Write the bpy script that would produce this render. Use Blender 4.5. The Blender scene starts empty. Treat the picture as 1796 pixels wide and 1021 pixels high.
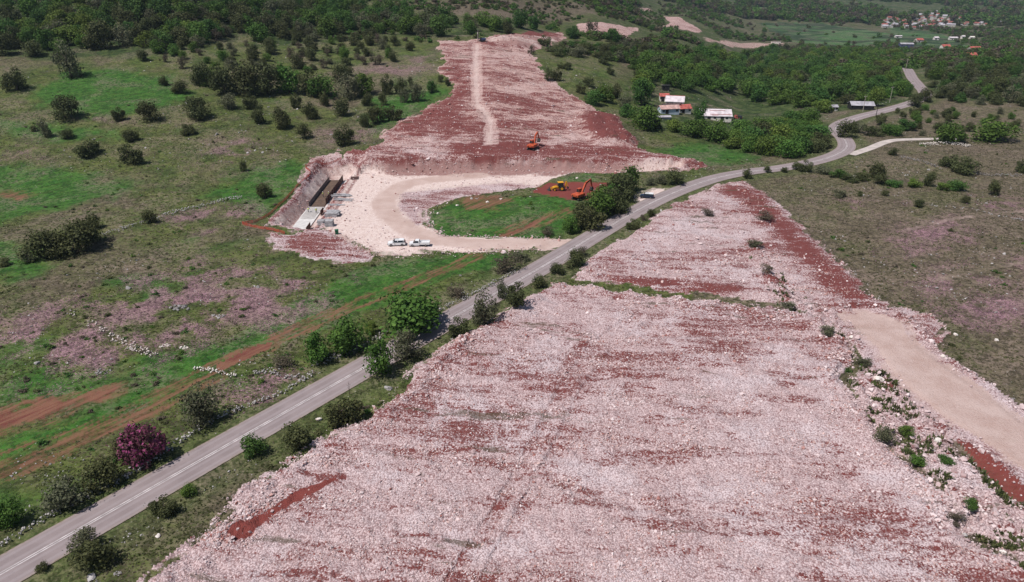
import bpy, bmesh, math, random
import numpy as np
from mathutils import Vector, Matrix
random.seed(7); RNG = np.random.default_rng(11)
R = math.radians
sc = bpy.context.scene
col = sc.collection

# ---------------------------------------------------------------- camera, world, sun, exposure
IW, IH, FPX = 1796.0, 1021.0, 1250.0
CAM_H, PITCH = 68.0, math.atan((510.5 + 80.0) / 1250.0)
cam_d = bpy.data.cameras.new('camera'); cam = bpy.data.objects.new('camera', cam_d); col.objects.link(cam)
cam_d.sensor_width = 36.0; cam_d.lens = 36.0 * FPX / IW
cam_d.clip_start = 1.0; cam_d.clip_end = 20000.0
cam.location = (0, 0, CAM_H); cam.rotation_euler = (math.pi / 2 - PITCH, 0, 0)
sc.camera = cam
SUN_EL = R(60); SUN_AZ = (-0.82, -0.54)          # horizontal direction towards the sun
w = bpy.data.worlds.new('World'); sc.world = w; w.use_nodes = True
wn = w.node_tree; wn.nodes.clear()
sky = wn.nodes.new('ShaderNodeTexSky'); sky.sky_type = 'NISHITA'; sky.sun_disc = False
sky.sun_elevation = SUN_EL; sky.sun_rotation = math.atan2(SUN_AZ[0], SUN_AZ[1])
bg = wn.nodes.new('ShaderNodeBackground'); bg.inputs['Strength'].default_value = 0.075
wo = wn.nodes.new('ShaderNodeOutputWorld')
wn.links.new(sky.outputs[0], bg.inputs[0]); wn.links.new(bg.outputs[0], wo.inputs[0])
sun_d = bpy.data.lights.new('sun', 'SUN'); sun_d.energy = 4.7; sun_d.angle = R(0.53); sun_d.color = (1.0, 0.955, 0.91)
sun = bpy.data.objects.new('sun', sun_d); col.objects.link(sun)
_n = math.hypot(*SUN_AZ)
sdir = Vector((SUN_AZ[0] / _n * math.cos(SUN_EL), SUN_AZ[1] / _n * math.cos(SUN_EL), math.sin(SUN_EL)))
sun.rotation_euler = sdir.to_track_quat('Z', 'Y').to_euler(); sun.location = (-200, 100, 300)
sc.view_settings.view_transform = 'Standard'; sc.view_settings.look = 'None'
sc.view_settings.exposure = 0.0; sc.view_settings.gamma = 1.0; sc.view_settings.use_curve_mapping = False
try:
    sc.cycles.volume_bounces = 0; sc.cycles.max_bounces = 4; sc.cycles.diffuse_bounces = 2; sc.cycles.transparent_max_bounces = 4
except Exception: pass

# ---------------------------------------------------------------- numeric helpers
def smooth(e0, e1, x):
    t = np.clip((x - e0) / (e1 - e0), 0, 1); return t * t * (3 - 2 * t)
def _hash(ix, iy, s):
    h = (ix.astype(np.int64) * 374761393 + iy.astype(np.int64) * 668265263 + s * 974711) & 0xffffffff
    h = ((h ^ (h >> 13)) * 1274126177) & 0xffffffff
    return ((h ^ (h >> 16)) & 0xffff) / 65535.0
def vnoise(x, y, s=0):
    xi = np.floor(x); yi = np.floor(y); fx = x - xi; fy = y - yi
    fx = fx * fx * (3 - 2 * fx); fy = fy * fy * (3 - 2 * fy)
    a = _hash(xi, yi, s); b = _hash(xi + 1, yi, s); c = _hash(xi, yi + 1, s); d = _hash(xi + 1, yi + 1, s)
    return (a + (b - a) * fx) * (1 - fy) + (c + (d - c) * fx) * fy
def fbm(x, y, s=0, o=4):
    v = 0; a = .5; t = 0
    for k in range(o):
        v = v + a * vnoise(x * 2 ** k + 17.3 * k, y * 2 ** k - 9.1 * k, s + k); t += a; a *= .55
    return v / t            # 0..1
TY = np.array([0, 120, 180, 220, 250, 300, 350, 400, 450, 500, 600, 700, 850, 1000, 1200, 1400, 1700, 2100, 3000, 6500], float)
TA = np.array([-1.3, -.72, -.48, -.24, -.04, .08, .2, .32, .48, .6, .74, 1.3])
TZ = np.array([
 [0, 0, 0, 1, 5, 13, 22, 31, 40, 50, 65, 80, 98, 110, 118, 124, 130, 135, 140, 150],
 [0, 0, 0, 1, 5, 13, 22, 31, 40, 50, 65, 80, 98, 110, 118, 124, 130, 135, 140, 150],
 [0, 0, 0, 1, 4.5, 11.5, 20, 29, 38, 47, 62, 76, 94, 106, 115, 122, 130, 135, 140, 150],
 [0, 0, .3, 1.2, 2.4, 7, 13, 20, 26, 32, 42, 54, 72, 88, 100, 110, 120, 128, 136, 150],
 [0, 0, 0, .8, 2.0, 8, 14, 19.5, 23, 26, 33, 44, 60, 74, 88, 98, 108, 116, 130, 150],
 [0, 0, 0, .4, 1.2, 5, 10, 15, 17, 17, 15, 22, 36, 48, 58, 66, 74, 84, 110, 140],
 [0, 0, 0, 0, .4, .6, 2.2, 5, 7, 8, 5.5, 0, -5, -12, -14, -11, -2, 12, 60, 130],
 [0, 0, 0, 0, -.4, -2, -5, -7.5, -10, -13, -19, -26, -36, -41, -43, -41, -33, -20, 40, 120],
 [0, 0, 0, 0, 0, 0, 0, -1, -3, -6, -14, -23, -34, -41, -46, -49, -45, -32, 30, 120],
 [0, 0, 0, 0, 0, 0, 0, 0, 0, -1, -10, -20, -32, -42, -51, -54, -48, -36, 25, 120],
 [0, 0, 0, 0, .3, .8, 1.5, 2.5, 3, 3, 0, -7, -18, -29, -42, -47, -36, -24, 40, 130],
 [0, 0, 0, 0, .3, 1, 2, 3, 5, 7, 10, 10, 5, 0, -5, -5, 0, 10, 50, 130]], float)
def cub(p0, p1, p2, p3, t):
    return p1 + .5 * t * (p2 - p0 + t * (2 * p0 - 5 * p1 + 4 * p2 - p3 + t * (3 * (p1 - p2) + p3 - p0)))
def h_base(X, Y):
    X = np.asarray(X, float); Y = np.asarray(Y, float)
    Yc = np.clip(Y, 30, 6400); a = np.clip(X / Yc, -1.29, 1.29)
    j = np.clip(np.searchsorted(TY, Yc, side='right') - 1, 0, len(TY) - 2); t = (Yc - TY[j]) / (TY[j + 1] - TY[j])
    i = np.clip(np.searchsorted(TA, a, side='right') - 1, 0, len(TA) - 2); s = (a - TA[i]) / (TA[i + 1] - TA[i])
    s = s * s * (3 - 2 * s) * .6 + s * .4
    def rowv(ii):
        g = lambda jj: TZ[ii, np.clip(jj, 0, len(TY) - 1)]
        return cub(g(j - 1), g(j), g(j + 1), g(j + 2), t) * .55 + (g(j) * (1 - t) + g(j + 1) * t) * .45
    return rowv(i) * (1 - s) + rowv(i + 1) * s
CT, ST = math.cos(PITCH), math.sin(PITCH)
def ray(px, py):
    u = (np.asarray(px, float) - IW / 2) / FPX; v = (np.asarray(py, float) - IH / 2) / FPX
    return u, CT - v * ST, -ST - v * CT
MARCH = np.exp(np.linspace(math.log(28), math.log(6000), 1500))
def unproject(px, py, hfun):
    px = np.atleast_1d(np.asarray(px, float)); py = np.atleast_1d(np.asarray(py, float))
    ox = np.zeros(len(px)); oy = np.zeros(len(px))
    for k0 in range(0, len(px), 400):
        dx, dy, dz = ray(px[k0:k0 + 400], py[k0:k0 + 400])
        Y = MARCH[None, :]; X = Y * (dx / dy)[:, None]; Z = CAM_H + Y * (dz / dy)[:, None]
        below = Z <= hfun(X, Y + 0 * X)
        below[:, -1] = True
        k = np.clip(below.argmax(1), 1, None)
        n = np.arange(len(k)); Y0 = MARCH[k - 1]; Y1 = MARCH[k]
        for _ in range(12):
            Ym = (Y0 + Y1) / 2; b = (CAM_H + Ym * dz / dy) <= hfun(Ym * dx / dy, Ym)
            Y1 = np.where(b, Ym, Y1); Y0 = np.where(b, Y0, Ym)
        ox[k0:k0 + 400] = Y1 * dx / dy; oy[k0:k0 + 400] = Y1
    return np.stack([ox, oy], 1)
def P(pts, z=None):
    a = np.array(pts, float)
    if z is None: return unproject(a[:, 0], a[:, 1], h_base)
    return unproject(a[:, 0], a[:, 1], lambda X, Y: np.full(np.shape(X), float(z)))
def sdist(poly, X, Y, margin=40.0):
    """signed distance to a ground polygon in metres, positive inside"""
    out = np.full(X.shape, -margin)
    lo = poly.min(0) - margin; hi = poly.max(0) + margin
    m = (X > lo[0]) & (X < hi[0]) & (Y > lo[1]) & (Y < hi[1])
    if not m.any(): return out
    x = X[m]; y = Y[m]; d2 = np.full(x.shape, 1e12); ins = np.zeros(x.shape, bool)
    q = np.roll(poly, -1, 0)
    for (x0, y0), (x1, y1) in zip(poly, q):
        ex, ey = x1 - x0, y1 - y0; L = ex * ex + ey * ey + 1e-9
        t = np.clip(((x - x0) * ex + (y - y0) * ey) / L, 0, 1)
        d2 = np.minimum(d2, (x - x0 - t * ex) ** 2 + (y - y0 - t * ey) ** 2)
        if y0 != y1: ins ^= ((y0 > y) != (y1 > y)) & (x < (x1 - x0) * (y - y0) / (y1 - y0) + x0)
    d = np.sqrt(d2); out[m] = np.clip(np.where(ins, d, -d), -margin, 1e9)
    return out
def ldist(line, X, Y, margin=30.0):
    out = np.full(X.shape, margin)
    lo = line.min(0) - margin; hi = line.max(0) + margin
    m = (X > lo[0]) & (X < hi[0]) & (Y > lo[1]) & (Y < hi[1])
    if not m.any(): return out
    x = X[m]; y = Y[m]; d2 = np.full(x.shape, margin ** 2)
    for (x0, y0), (x1, y1) in zip(line[:-1], line[1:]):
        ex, ey = x1 - x0, y1 - y0; L = ex * ex + ey * ey + 1e-9
        t = np.clip(((x - x0) * ex + (y - y0) * ey) / L, 0, 1)
        d2 = np.minimum(d2, (x - x0 - t * ex) ** 2 + (y - y0 - t * ey) ** 2)
    out[m] = np.sqrt(d2); return out
def spline(pts, step=2.0):
    p = np.asarray(pts, float); p = np.vstack([2 * p[0] - p[1], p, 2 * p[-1] - p[-2]]); o = []
    for k in range(1, len(p) - 2):
        n = max(2, int(np.linalg.norm(p[k + 1] - p[k]) / step))
        for t in np.arange(n) / n: o.append(cub(p[k - 1], p[k], p[k + 1], p[k + 2], t))
    o.append(p[-2]); return np.array(o)

# ---------------------------------------------------------------- outlines on the ground
RUB_A = P([(150, 1200), (255, 1021), (330, 965), (400, 900), (450, 850), (560, 780), (640, 735), (700, 690), (720, 655), (800, 600), (850, 575), (900, 540), (960, 505), (985, 498),
           (1050, 508), (1150, 522), (1250, 532), (1330, 540), (1400, 550), (1440, 568), (1490, 600), (1505, 640), (1480, 670), (1520, 720), (1560, 790), (1640, 850), (1690, 890),
           (1670, 925), (1730, 965), (1850, 1010), (1950, 1200)])
RUB_B = P([(1010, 490), (1040, 455), (1090, 420), (1150, 380), (1200, 350), (1240, 335), (1262, 324), (1310, 318), (1340, 340), (1380, 375), (1430, 420), (1480, 465), (1520, 510), (1560, 538),
           (1620, 553), (1665, 575), (1640, 597), (1600, 600), (1545, 605), (1500, 600), (1450, 560), (1400, 532), (1300, 525), (1150, 507)])
BERM = P([(1320, 420), (1345, 470), (1400, 520), (1450, 560), (1500, 600), (1520, 640), (1580, 690), (1650, 750), (1720, 820), (1796, 890), (1900, 960), (1900, 1080), (1796, 1010), (1730, 965), (1665, 922),
          (1640, 855), (1560, 800), (1510, 730), (1475, 670), (1500, 640), (1440, 568), (1380, 540), (1320, 480)])
HAUL = P([(1475, 557), (1500, 550), (1555, 553), (1590, 575), (1600, 600), (1640, 630), (1700, 672), (1796, 742), (2000, 880), (2000, 1010), (1796, 838), (1730, 788), (1650, 738), (1560, 660), (1530, 612), (1490, 577)])
REDSTRIP = P([(1640, 742), (1730, 793), (1796, 845), (1990, 1010), (1960, 1030), (1796, 892), (1760, 880), (1700, 818)])
REDB = P([(1245, 335), (1310, 318), (1380, 375), (1480, 465), (1560, 540), (1640, 590), (1560, 560), (1480, 545), (1420, 500), (1380, 440), (1330, 390), (1270, 350)])
REDP1 = P([(1060, 488), (1200, 497), (1310, 500), (1310, 520), (1200, 516), (1080, 500)])
REDP2 = P([(1000, 640), (990, 620), (1010, 600), (1040, 600), (1055, 610), (1020, 640), (990, 700), (960, 720), (975, 680)])
MUD = P([(400, 955), (410, 935), (470, 905), (520, 868), (595, 843), (565, 866), (520, 887), (470, 918), (440, 950), (418, 958)])
HILLC = P([(765, 72), (835, 68), (850, 66), (900, 60), (985, 56), (992, 66), (960, 80), (935, 92), (950, 125), (1000, 165), (1050, 195), (1085, 212), (1110, 245), (1115, 262), (1180, 275), (1240, 293), (1200, 299),
           (1100, 297), (900, 299), (700, 296), (598, 284), (597, 266), (640, 264), (685, 247), (665, 237), (700, 215), (740, 195), (790, 165), (797, 150), (772, 130), (778, 100)])
HTRACK = P([(828, 76), (845, 76), (847, 180), (872, 212), (874, 262), (846, 262), (850, 215), (826, 185)])
HRED1 = P([(780, 258), (900, 248), (1000, 262), (1100, 262), (1200, 285), (1000, 282), (900, 284), (790, 280)])
HRED2 = P([(1030, 200), (1085, 212), (1112, 248), (1112, 262), (1050, 258), (1020, 225)])
HRED3 = P([(665, 237), (700, 215), (800, 150), (780, 110), (830, 130), (830, 230), (800, 250), (690, 250)])
HRED4 = P([(870, 60), (960, 53), (990, 60), (960, 66), (900, 64)])
HHEAP = P([(850, 72), (900, 63), (985, 68), (945, 84), (900, 84)])
D2 = P([(1012, 42), (1060, 41), (1120, 48), (1108, 58), (1088, 70), (1050, 58), (1015, 55)])
D3 = P([(1163, 28), (1190, 30), (1230, 52), (1226, 57), (1160, 50), (1176, 40)])
D4 = P([(1112, 12), (1140, 15), (1150, 21), (1125, 18)])
D5 = P([(1225, 63), (1260, 68), (1310, 74), (1385, 76), (1380, 84), (1300, 84), (1230, 72)])
ZB = -1.2
BENCH = P([(612, 308), (640, 301), (900, 297), (1100, 295), (1195, 294), (1190, 299), (1060, 306), (1005, 306), (960, 318), (935, 332), (880, 338), (800, 350), (745, 370), (748, 398), (775, 420), (1000, 426), (985, 441),
           (760, 446), (700, 451), (650, 449), (600, 420), (562, 398), (590, 345)], -.6)
TRENCH = P([(503, 406), (548, 414), (566, 385), (604, 325), (613, 309), (582, 312), (567, 332), (542, 368)], -3.2)
SPURRED = P([(462, 404), (500, 410), (560, 404), (600, 417), (665, 449), (655, 464), (590, 462), (520, 446), (478, 430)])
CUTRIM = P([(540, 297), (600, 283), (618, 306), (600, 330), (560, 395), (520, 412), (470, 402), (520, 350)], -1)
BTRACK = spline(P([(1000, 433), (900, 434), (800, 431), (740, 418), (695, 392), (675, 360), (690, 332), (740, 315), (840, 305)], -.6), 2)
DIRT = P([(925, 338), (955, 320), (1000, 318), (1078, 320), (1085, 336), (1040, 352), (1000, 352), (960, 345)])
DIRT2 = P([(1130, 300), (1160, 298), (1190, 310), (1150, 318)])
DIRT3 = P([(1200, 290), (1240, 290), (1235, 302), (1205, 300)])
FIELD = P([(748, 372), (790, 356), (850, 351), (925, 345), (1000, 345), (1045, 355), (1020, 385), (1000, 408), (975, 422), (900, 424), (800, 421), (765, 412), (748, 390)])
FIELD2 = P([(985, 312), (1040, 305), (1060, 318), (1000, 322)])
LUSH = [P(q) for q in (
    [(-60, 800), (0, 775), (120, 738), (280, 660), (400, 598), (470, 560), (560, 512), (655, 462), (700, 452), (830, 449), (885, 450), (865, 466), (800, 478), (700, 522), (600, 562), (480, 604), (380, 655), (200, 735), (0, 810)],
    [(-40, 285), (100, 290), (190, 310), (225, 325), (180, 350), (110, 368), (0, 392), (-40, 392)],
    [(120, 125), (200, 120), (300, 135), (330, 170), (240, 200), (120, 205), (40, 170)],
    [(-40, 205), (60, 215), (160, 225), (200, 240), (100, 250), (0, 235)],
    [(-30, 640), (60, 640), (200, 645), (330, 610), (400, 600), (360, 640), (240, 680), (100, 712), (0, 715)],
    [(360, 335), (470, 290), (560, 280), (520, 330), (470, 375), (420, 370)],
    [(640, 170), (790, 150), (790, 165), (720, 205), (660, 235), (640, 220)],
    [(1150, 262), (1250, 250), (1330, 262), (1320, 285), (1230, 290), (1170, 275)],
    [(1280, 200), (1340, 188), (1400, 195), (1380, 215), (1300, 212)],
    [(-20, 430), (50, 440), (90, 470), (20, 490), (-20, 480)], [(200, 490), (330, 480), (300, 520), (210, 515)])]
PURP = [P(q) for q in (
    [(150, 520), (330, 470), (480, 500), (520, 525), (440, 570), (300, 610), (200, 590)], [(-20, 560), (80, 540), (160, 570), (250, 625), (180, 660), (60, 645), (-20, 640)],
    [(340, 490), (480, 460), (560, 500), (500, 560), (420, 585), (360, 560)], [(-30, 240), (60, 250), (110, 285), (0, 280)], [(340, 250), (440, 232), (500, 262), (420, 300), (350, 285)],
    [(560, 230), (640, 215), (690, 225), (640, 255), (560, 250)], [(300, 385), (420, 355), (440, 378), (380, 400)],
    [(110, 206), (190, 205), (260, 218), (180, 222)], [(1620, 500), (1700, 465), (1800, 462), (1800, 500), (1740, 520), (1660, 525)], [(1560, 420), (1620, 395), (1690, 392), (1660, 430), (1590, 445)],
    [(1680, 540), (1760, 535), (1790, 560), (1700, 562)], [(1740, 350), (1830, 350), (1830, 375), (1760, 370)], [(1480, 355), (1560, 360), (1540, 375), (1480, 370)],
    [(370, 700), (450, 655), (470, 670), (400, 705)], [(700, 100), (770, 92), (765, 125), (700, 130)], [(590, 120), (700, 110), (760, 118), (700, 140), (600, 135)])]
TRK = [spline(P(q), 2) for q in (
    [(-60, 822), (60, 785), (200, 735), (370, 648), (480, 598), (640, 528), (740, 488), (835, 450)], [(-60, 850), (60, 805), (220, 735), (300, 700), (380, 660)])]
TRKRED = P([(365, 642), (440, 605), (490, 592), (480, 612), (420, 640), (380, 655)])
SOIL = [P(q) for q in ([(-40, 725), (60, 708), (150, 690), (215, 672), (213, 692), (150, 700), (100, 738), (0, 758), (-40, 765)], [(860, 418), (900, 398), (985, 365), (1000, 372), (930, 405), (880, 424)],
                       [(-20, 338), (20, 332), (70, 340), (30, 352), (-20, 350)], [(800, 345), (880, 340), (905, 352), (860, 372), (800, 372)])]
PATHS = [spline(P(q), 3) for q in ([(968, 102), (1010, 118), (1045, 135)], [(1585, 405), (1680, 385), (1796, 370)], [(1650, 490), (1720, 475), (1800, 462)], [(1270, 186), (1210, 180)])]
FARFIELD = [P(q) for q in ([(1330, 40), (1440, 40), (1560, 58), (1580, 75), (1480, 85), (1380, 70)], [(1240, 5), (1330, 10), (1420, 35), (1300, 30)], [(1560, 40), (1660, 62), (1740, 85), (1600, 90), (1560, 70)])]
WOODG = [P(q) for q in ([(1100, 200), (1110, 120), (1250, 88), (1400, 82), (1585, 98), (1590, 178), (1450, 205), (1450, 270), (1330, 272), (1200, 240)], [(0, 0), (450, 0), (450, 60), (300, 98), (100, 102), (-60, 105), (-60, 0)],
                        [(450, 5), (620, 10), (800, 40), (960, 56), (850, 64), (640, 66), (450, 85)], [(1620, 95), (1860, 100), (1860, 190), (1640, 172), (1605, 120)])]
ROADPX = [(-260, 1158), (-150, 1095), (0, 1010), (225, 882), (450, 754), (675, 626), (936, 478), (1038, 417), (1120, 369), (1180, 340), (1250, 315), (1310, 303), (1375, 295), (1430, 284), (1467, 272), (1484, 260), (1482, 247), (1472, 236), (1466, 226), (1478, 216),
          (1510, 205), (1550, 195), (1590, 184), (1616, 174), (1622, 164), (1608, 147), (1597, 132), (1588, 117)]
ROAD = spline(P(ROADPX), 2.0)
SIDE = spline(P([(1492, 272), (1525, 261), (1560, 248), (1605, 245), (1680, 244)]), 2.0)
ROADW, SIDEW = 6.7, 3.6

# ---------------------------------------------------------------- terrain grid
NA, NY = 740, 740
ga = np.linspace(-1.15, 1.15, NA); gl = np.linspace(math.log(36), math.log(6400), NY)
A2, L2 = np.meshgrid(ga, gl); GY = np.exp(L2); GX = A2 * GY
GZ = h_base(GX, GY)
far = smooth(250, 700, GY)
GZ = GZ + (fbm(GX / 40, GY / 40, 3) - .5) * (1.2 + 5 * far) * smooth(60, 140, GY) + (fbm(GX / 9, GY / 9, 5) - .5) * .5
mtn = smooth(1500, 2600, GY); GZ = GZ + (fbm(GX / 330, GY / 330, 8) - .5) * 60 * mtn
wob = (fbm(GX / 6, GY / 6, 21) - .5); wob2 = (fbm(GX / 1.6, GY / 1.6, 22) - .5)
def S(poly, amp=3.0, amp2=1.2, margin=40): return sdist(poly, GX, GY, margin) + wob * amp + wob2 * amp2
def W(sd, soft=.8): return np.clip(.5 + sd / (2 * soft), 0, 1)
sA = S(RUB_A, 3, 1.6); sB = S(RUB_B, 3, 1.6); sBerm = S(BERM, 4, 1.6); sHaul = S(HAUL, .8, .4)
sHill = S(HILLC, 5, 2.5); sBench = S(BENCH, 1.5, .8); sTr = sdist(TRENCH, GX, GY)
rough = fbm(GX / 1.1, GY / 1.1, 31, 3) - .5; rough2 = fbm(GX / 3.2, GY / 3.2, 33, 3) - .5
strk = fbm(GX / 9, GY / 1.5, 35, 4) - .5
# fill pads, berm, haul road
wa = smooth(-1.2, 1.6, sA); wb = smooth(-1.0, 1.6, sB)
heap = fbm(GX / 7, GY / 7, 37, 3) - .5
RUT = [spline(P(q), 2) for q in ([(1150, 540), (1060, 600), (1000, 670), (945, 770), (880, 890), (800, 1015), (740, 1120)], [(1185, 545), (1100, 605), (1035, 680), (985, 780), (925, 890), (860, 1015), (810, 1120)], [(1480, 640), (1300, 600), (1120, 600), (960, 650)], [(700, 800), (900, 830), (1150, 900), (1450, 900), (1650, 930)])]
dRut = np.minimum.reduce([ldist(q, GX, GY, 8) for q in RUT])
GZ = GZ + wa * (.9 + rough * .5 + rough2 * .55 + strk * .45 + heap * .45 - .25 * np.exp(-(dRut / .7) ** 2)) + wb * (.6 + rough * .5 + rough2 * .7 + strk * .3)
GZ = GZ + smooth(-1, 2.5, sBerm) * (.8 + rough * 1.4 + rough2 * 1.2) * (1 - smooth(-1, 1, sHaul))
edgeA = np.exp(-((sA - 2.2) / 1.8) ** 2); GZ = GZ + edgeA * (.45 + rough2 * 1.2) * smooth(46, 60, GY)
hz = h_base(GX, GY) + .55
k = smooth(-1.2, 1.2, sHaul); GZ = GZ * (1 - k) + hz * k
edgeH = np.exp(-((sHaul + 1.6) / 1.1) ** 2); GZ = GZ + edgeH * (.6 + rough * 1.2)
# hillside clearing: ripped ground, red mound on its right, heap on top
wh = smooth(-1.5, 2.5, sHill)
GZ = GZ + wh * ((strk * 1.5 + rough2 * .9 + rough * .4))
mound = smooth(-6, 5, sdist(HRED2, GX, GY)); GZ = GZ + mound * (2.8 + rough2 * 1.6)
GZ = GZ + smooth(-4, 6, sdist(HHEAP, GX, GY)) * (1.6 + rough2 * 2)
GZ = GZ + 2.2 * smooth(-.5, 3, sHill) * smooth(232, 240, GY) * np.exp(-np.clip(GY - 245, 0, None) / 45.0)
kt = smooth(-1.5, 1.5, sdist(HTRACK, GX, GY)); GZ = GZ - kt * (.35 + rough * .3)
# working platform and the trench cut into the slope
zf = np.interp(GY, [168, 190, 215, 260], [.55, .25, -1.0, -1.2])
sb0 = sdist(BENCH, GX, GY)
cut = zf + np.clip(-sb0 - .3 + wob2 * 1.0, 0, None) * (1.15 + 1.6 * smooth(228, 240, GY)) + rough * .8 * smooth(0, 2, -sb0)
inside = smooth(-.8, .8, sb0)
GZ = np.where(sb0 > -12, np.minimum(GZ, np.maximum(cut, zf)), GZ)
GZ = GZ * (1 - inside) + (zf + rough2 * .18) * inside
tr = -3.2 + np.clip(-sTr - .1 + wob2 * .9, 0, None) * 1.05 + rough * .6 * smooth(.3, 2, -sTr)
GZ = np.where(sTr > -14, np.minimum(GZ, tr), GZ)
RIDGE = spline(P([(558, 396), (572, 372), (588, 345), (606, 315)], -1.0), 1.5); dRg = ldist(RIDGE, GX, GY, 10)
GZ = GZ + np.exp(-(dRg / 1.1) ** 2) * (.7 + rough * .8)
# road beds
dR = ldist(ROAD, GX, GY, 30); dS = ldist(SIDE, GX, GY, 20)
def bed(GZ, line, d, w, up):
    zl = h_base(line[:, 0], line[:, 1]); zl = np.convolve(np.pad(zl, 6, 'edge'), np.ones(13) / 13, 'valid')
    m = d < w / 2 + 7
    xs, ys = GX[m], GY[m]; zr = np.zeros(xs.shape); best = np.full(xs.shape, 1e9)
    for k in range(0, len(line)):
        dd = (xs - line[k, 0]) ** 2 + (ys - line[k, 1]) ** 2; b = dd < best; best[b] = dd[b]; zr[b] = zl[k]
    t = smooth(w / 2 + .6, w / 2 + 5, d[m]); GZ[m] = (zr + up) * (1 - t) + GZ[m] * t
    return zl + up
zROAD = bed(GZ, ROAD, dR, ROADW, .15); zSIDE = bed(GZ, SIDE, dS, SIDEW, .1)
GZ = GZ - 0.25 * np.exp(-((dR - ROADW / 2 - 2.0) / 1.0) ** 2)
DA, DL = ga[1] - ga[0], gl[1] - gl[0]
def H(X, Y):
    X = np.asarray(X, float); Y = np.clip(np.asarray(Y, float), 36.1, 6390)
    fi = np.clip((X / Y - ga[0]) / DA, 0, NA - 1.001); fj = np.clip((np.log(Y) - gl[0]) / DL, 0, NY - 1.001)
    i = fi.astype(int); j = fj.astype(int); u = fi - i; v = fj - j
    return (GZ[j, i] * (1 - u) + GZ[j, i + 1] * u) * (1 - v) + (GZ[j + 1, i] * (1 - u) + GZ[j + 1, i + 1] * u) * v
def G(px, py):
    """ground point under a pixel of the photograph"""
    p = unproject([px], [py], H)[0]; return Vector((p[0], p[1], float(H(p[0], p[1]))))
def GG(pts):
    a = np.array(pts, float); p = unproject(a[:, 0], a[:, 1], H); return np.column_stack([p, H(p[:, 0], p[:, 1])])
def ppm(v): # photograph pixels per metre at a point
    return FPX / (v[1] * CT - (v[2] - CAM_H) * ST)
# ground cover weights
def mx(*a):
    o = a[0]
    for b in a[1:]: o = np.maximum(o, b)
    return o
n60 = fbm(GX / 60, GY / 60, 41); n25 = fbm(GX / 25, GY / 25, 43); n12 = fbm(GX / 12, GY / 5, 45)
w_rub = mx(W(sA, .5), W(sB, .6), W(sHill, 1.0), W(S(D2), 2), W(S(D3), 2), W(S(D4), 2), W(S(D5, 8, 2) - 3, 4) * .55)
berm = W(sBerm, 1.2); w_rub = mx(w_rub, berm * (.55 + .5 * n25))
w_rub = mx(w_rub, np.clip(edgeH * 1.3, 0, .9), smooth(-2.6, -1.6, sHaul))
cutmask = np.clip(smooth(-7, -1, sb0) * (1 - inside), 0, 1) * W(S(CUTRIM, 2, 1) + 3, 1) + smooth(-1, -.3, sb0) * (1 - inside) * .8
trm = smooth(-9, -4, sTr)
w_rub = mx(w_rub, smooth(-5.0, -4.2, sTr + wob2 * 1.2), np.clip(cutmask, 0, 1), W(S(SPURRED), 1) * .9, W(S(CUTRIM, 1.5, 1), .8))
sTin = W(sTr + .3, .5)
w_wht = mx(W(sBench, .6), sTin, smooth(-4.0, -2.4, sTr + wob2) * (1 - sTin) * .85, smooth(-2.6, -.9, sb0 + wob2) * (GY > 226) * .75, W(S(HTRACK, 1.6, 1.0) - .4, .8) * .50, W(S(HHEAP), 2) * .8)
LAYBY = P([(1118, 340), (1150, 330), (1175, 330), (1160, 346), (1135, 358), (1115, 356)]); w_wht = mx(w_wht, W(S(LAYBY, 1.5, 1), 1.0) * .8)
w_wht = w_wht * np.where(sdist(DIRT, GX, GY) > -1, .2, 1)
bd = ldist(BTRACK, GX, GY, 30)
RUBIN = P([(700, 335), (880, 316), (945, 322), (935, 330), (880, 340), (800, 350), (745, 372), (748, 402), (722, 404), (690, 365)], -.6)
kri = W(S(RUBIN, 2, 1.5), 2.0); w_wht = w_wht * (1 - .75 * kri); w_rub = mx(w_rub, kri)
w_tan = mx(W(sHaul, .4), W(3.6 - bd + wob * 2, 1.2) * .75 * (w_wht > .4), np.clip(W(5.2 - dS * 2.2, .5) * .0, 0, 1))
for pth in PATHS: w_tan = mx(w_tan, W(.8 - ldist(pth, GX, GY, 10) + wob * 1.5, .9) * .42)
w_red = mx(W(S(REDSTRIP, 1, .5), .5), W(S(REDB, 5, 2), 4) * 1.05, W(S(REDP1, 2, 1), 1.5), W(S(REDP2, 3, 2), 2) * .85, W(S(MUD, .6, .5), .25) * 1.0,
           W(S(HRED1, 5, 3), 4) * 1.15, W(S(HRED2, 4, 2), 2.5) * 1.35, W(S(HRED3, 8, 4), 6) * .95, W(S(HRED4), 2), W(S(SPURRED, 4, 2), 3) * .75, W(S(DIRT, 1.5, 1), .8), W(S(DIRT2), 1) * .8, W(S(DIRT3), 1) * .8)
w_red = mx(w_red, smooth(-5.2, -4.2, sTr) * (1 - smooth(-3.9, -3.0, sTr)) * .7)
w_red = mx(w_red, smooth(-4.8, -3.2, sb0) * (1 - smooth(-2.8, -1.5, sb0)) * .6 * (GY > 205))
w_red = mx(w_red, w_rub * smooth(.62, .74, n12) * .45, berm * smooth(.5, .62, fbm(GX / 5, GY / 5, 47)) * .8)
w_red = mx(w_red, w_rub * (.10 + .42 * smooth(.42, .72, fbm(GX / 22, GY / 10, 49))), W(sHill, 1.5) * (.36 + .50 * smooth(.4, .65, fbm(GX / 30, GY / 9, 53))), W(sB, 1) * .08, w_rub * np.exp(-(dRut / (1.1 + wob * 1.2)) ** 2) * (.12 + .42 * smooth(.4, .6, fbm(GX / 8, GY / 8, 57))), w_rub * smooth(.60, .74, fbm(GX / 7, GY / 3, 58)) * .5)
w_red = np.where(W(sHaul, .4) > .5, 0.12, w_red); w_red = np.where(kt > .5, w_red * .25, w_red)
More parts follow.
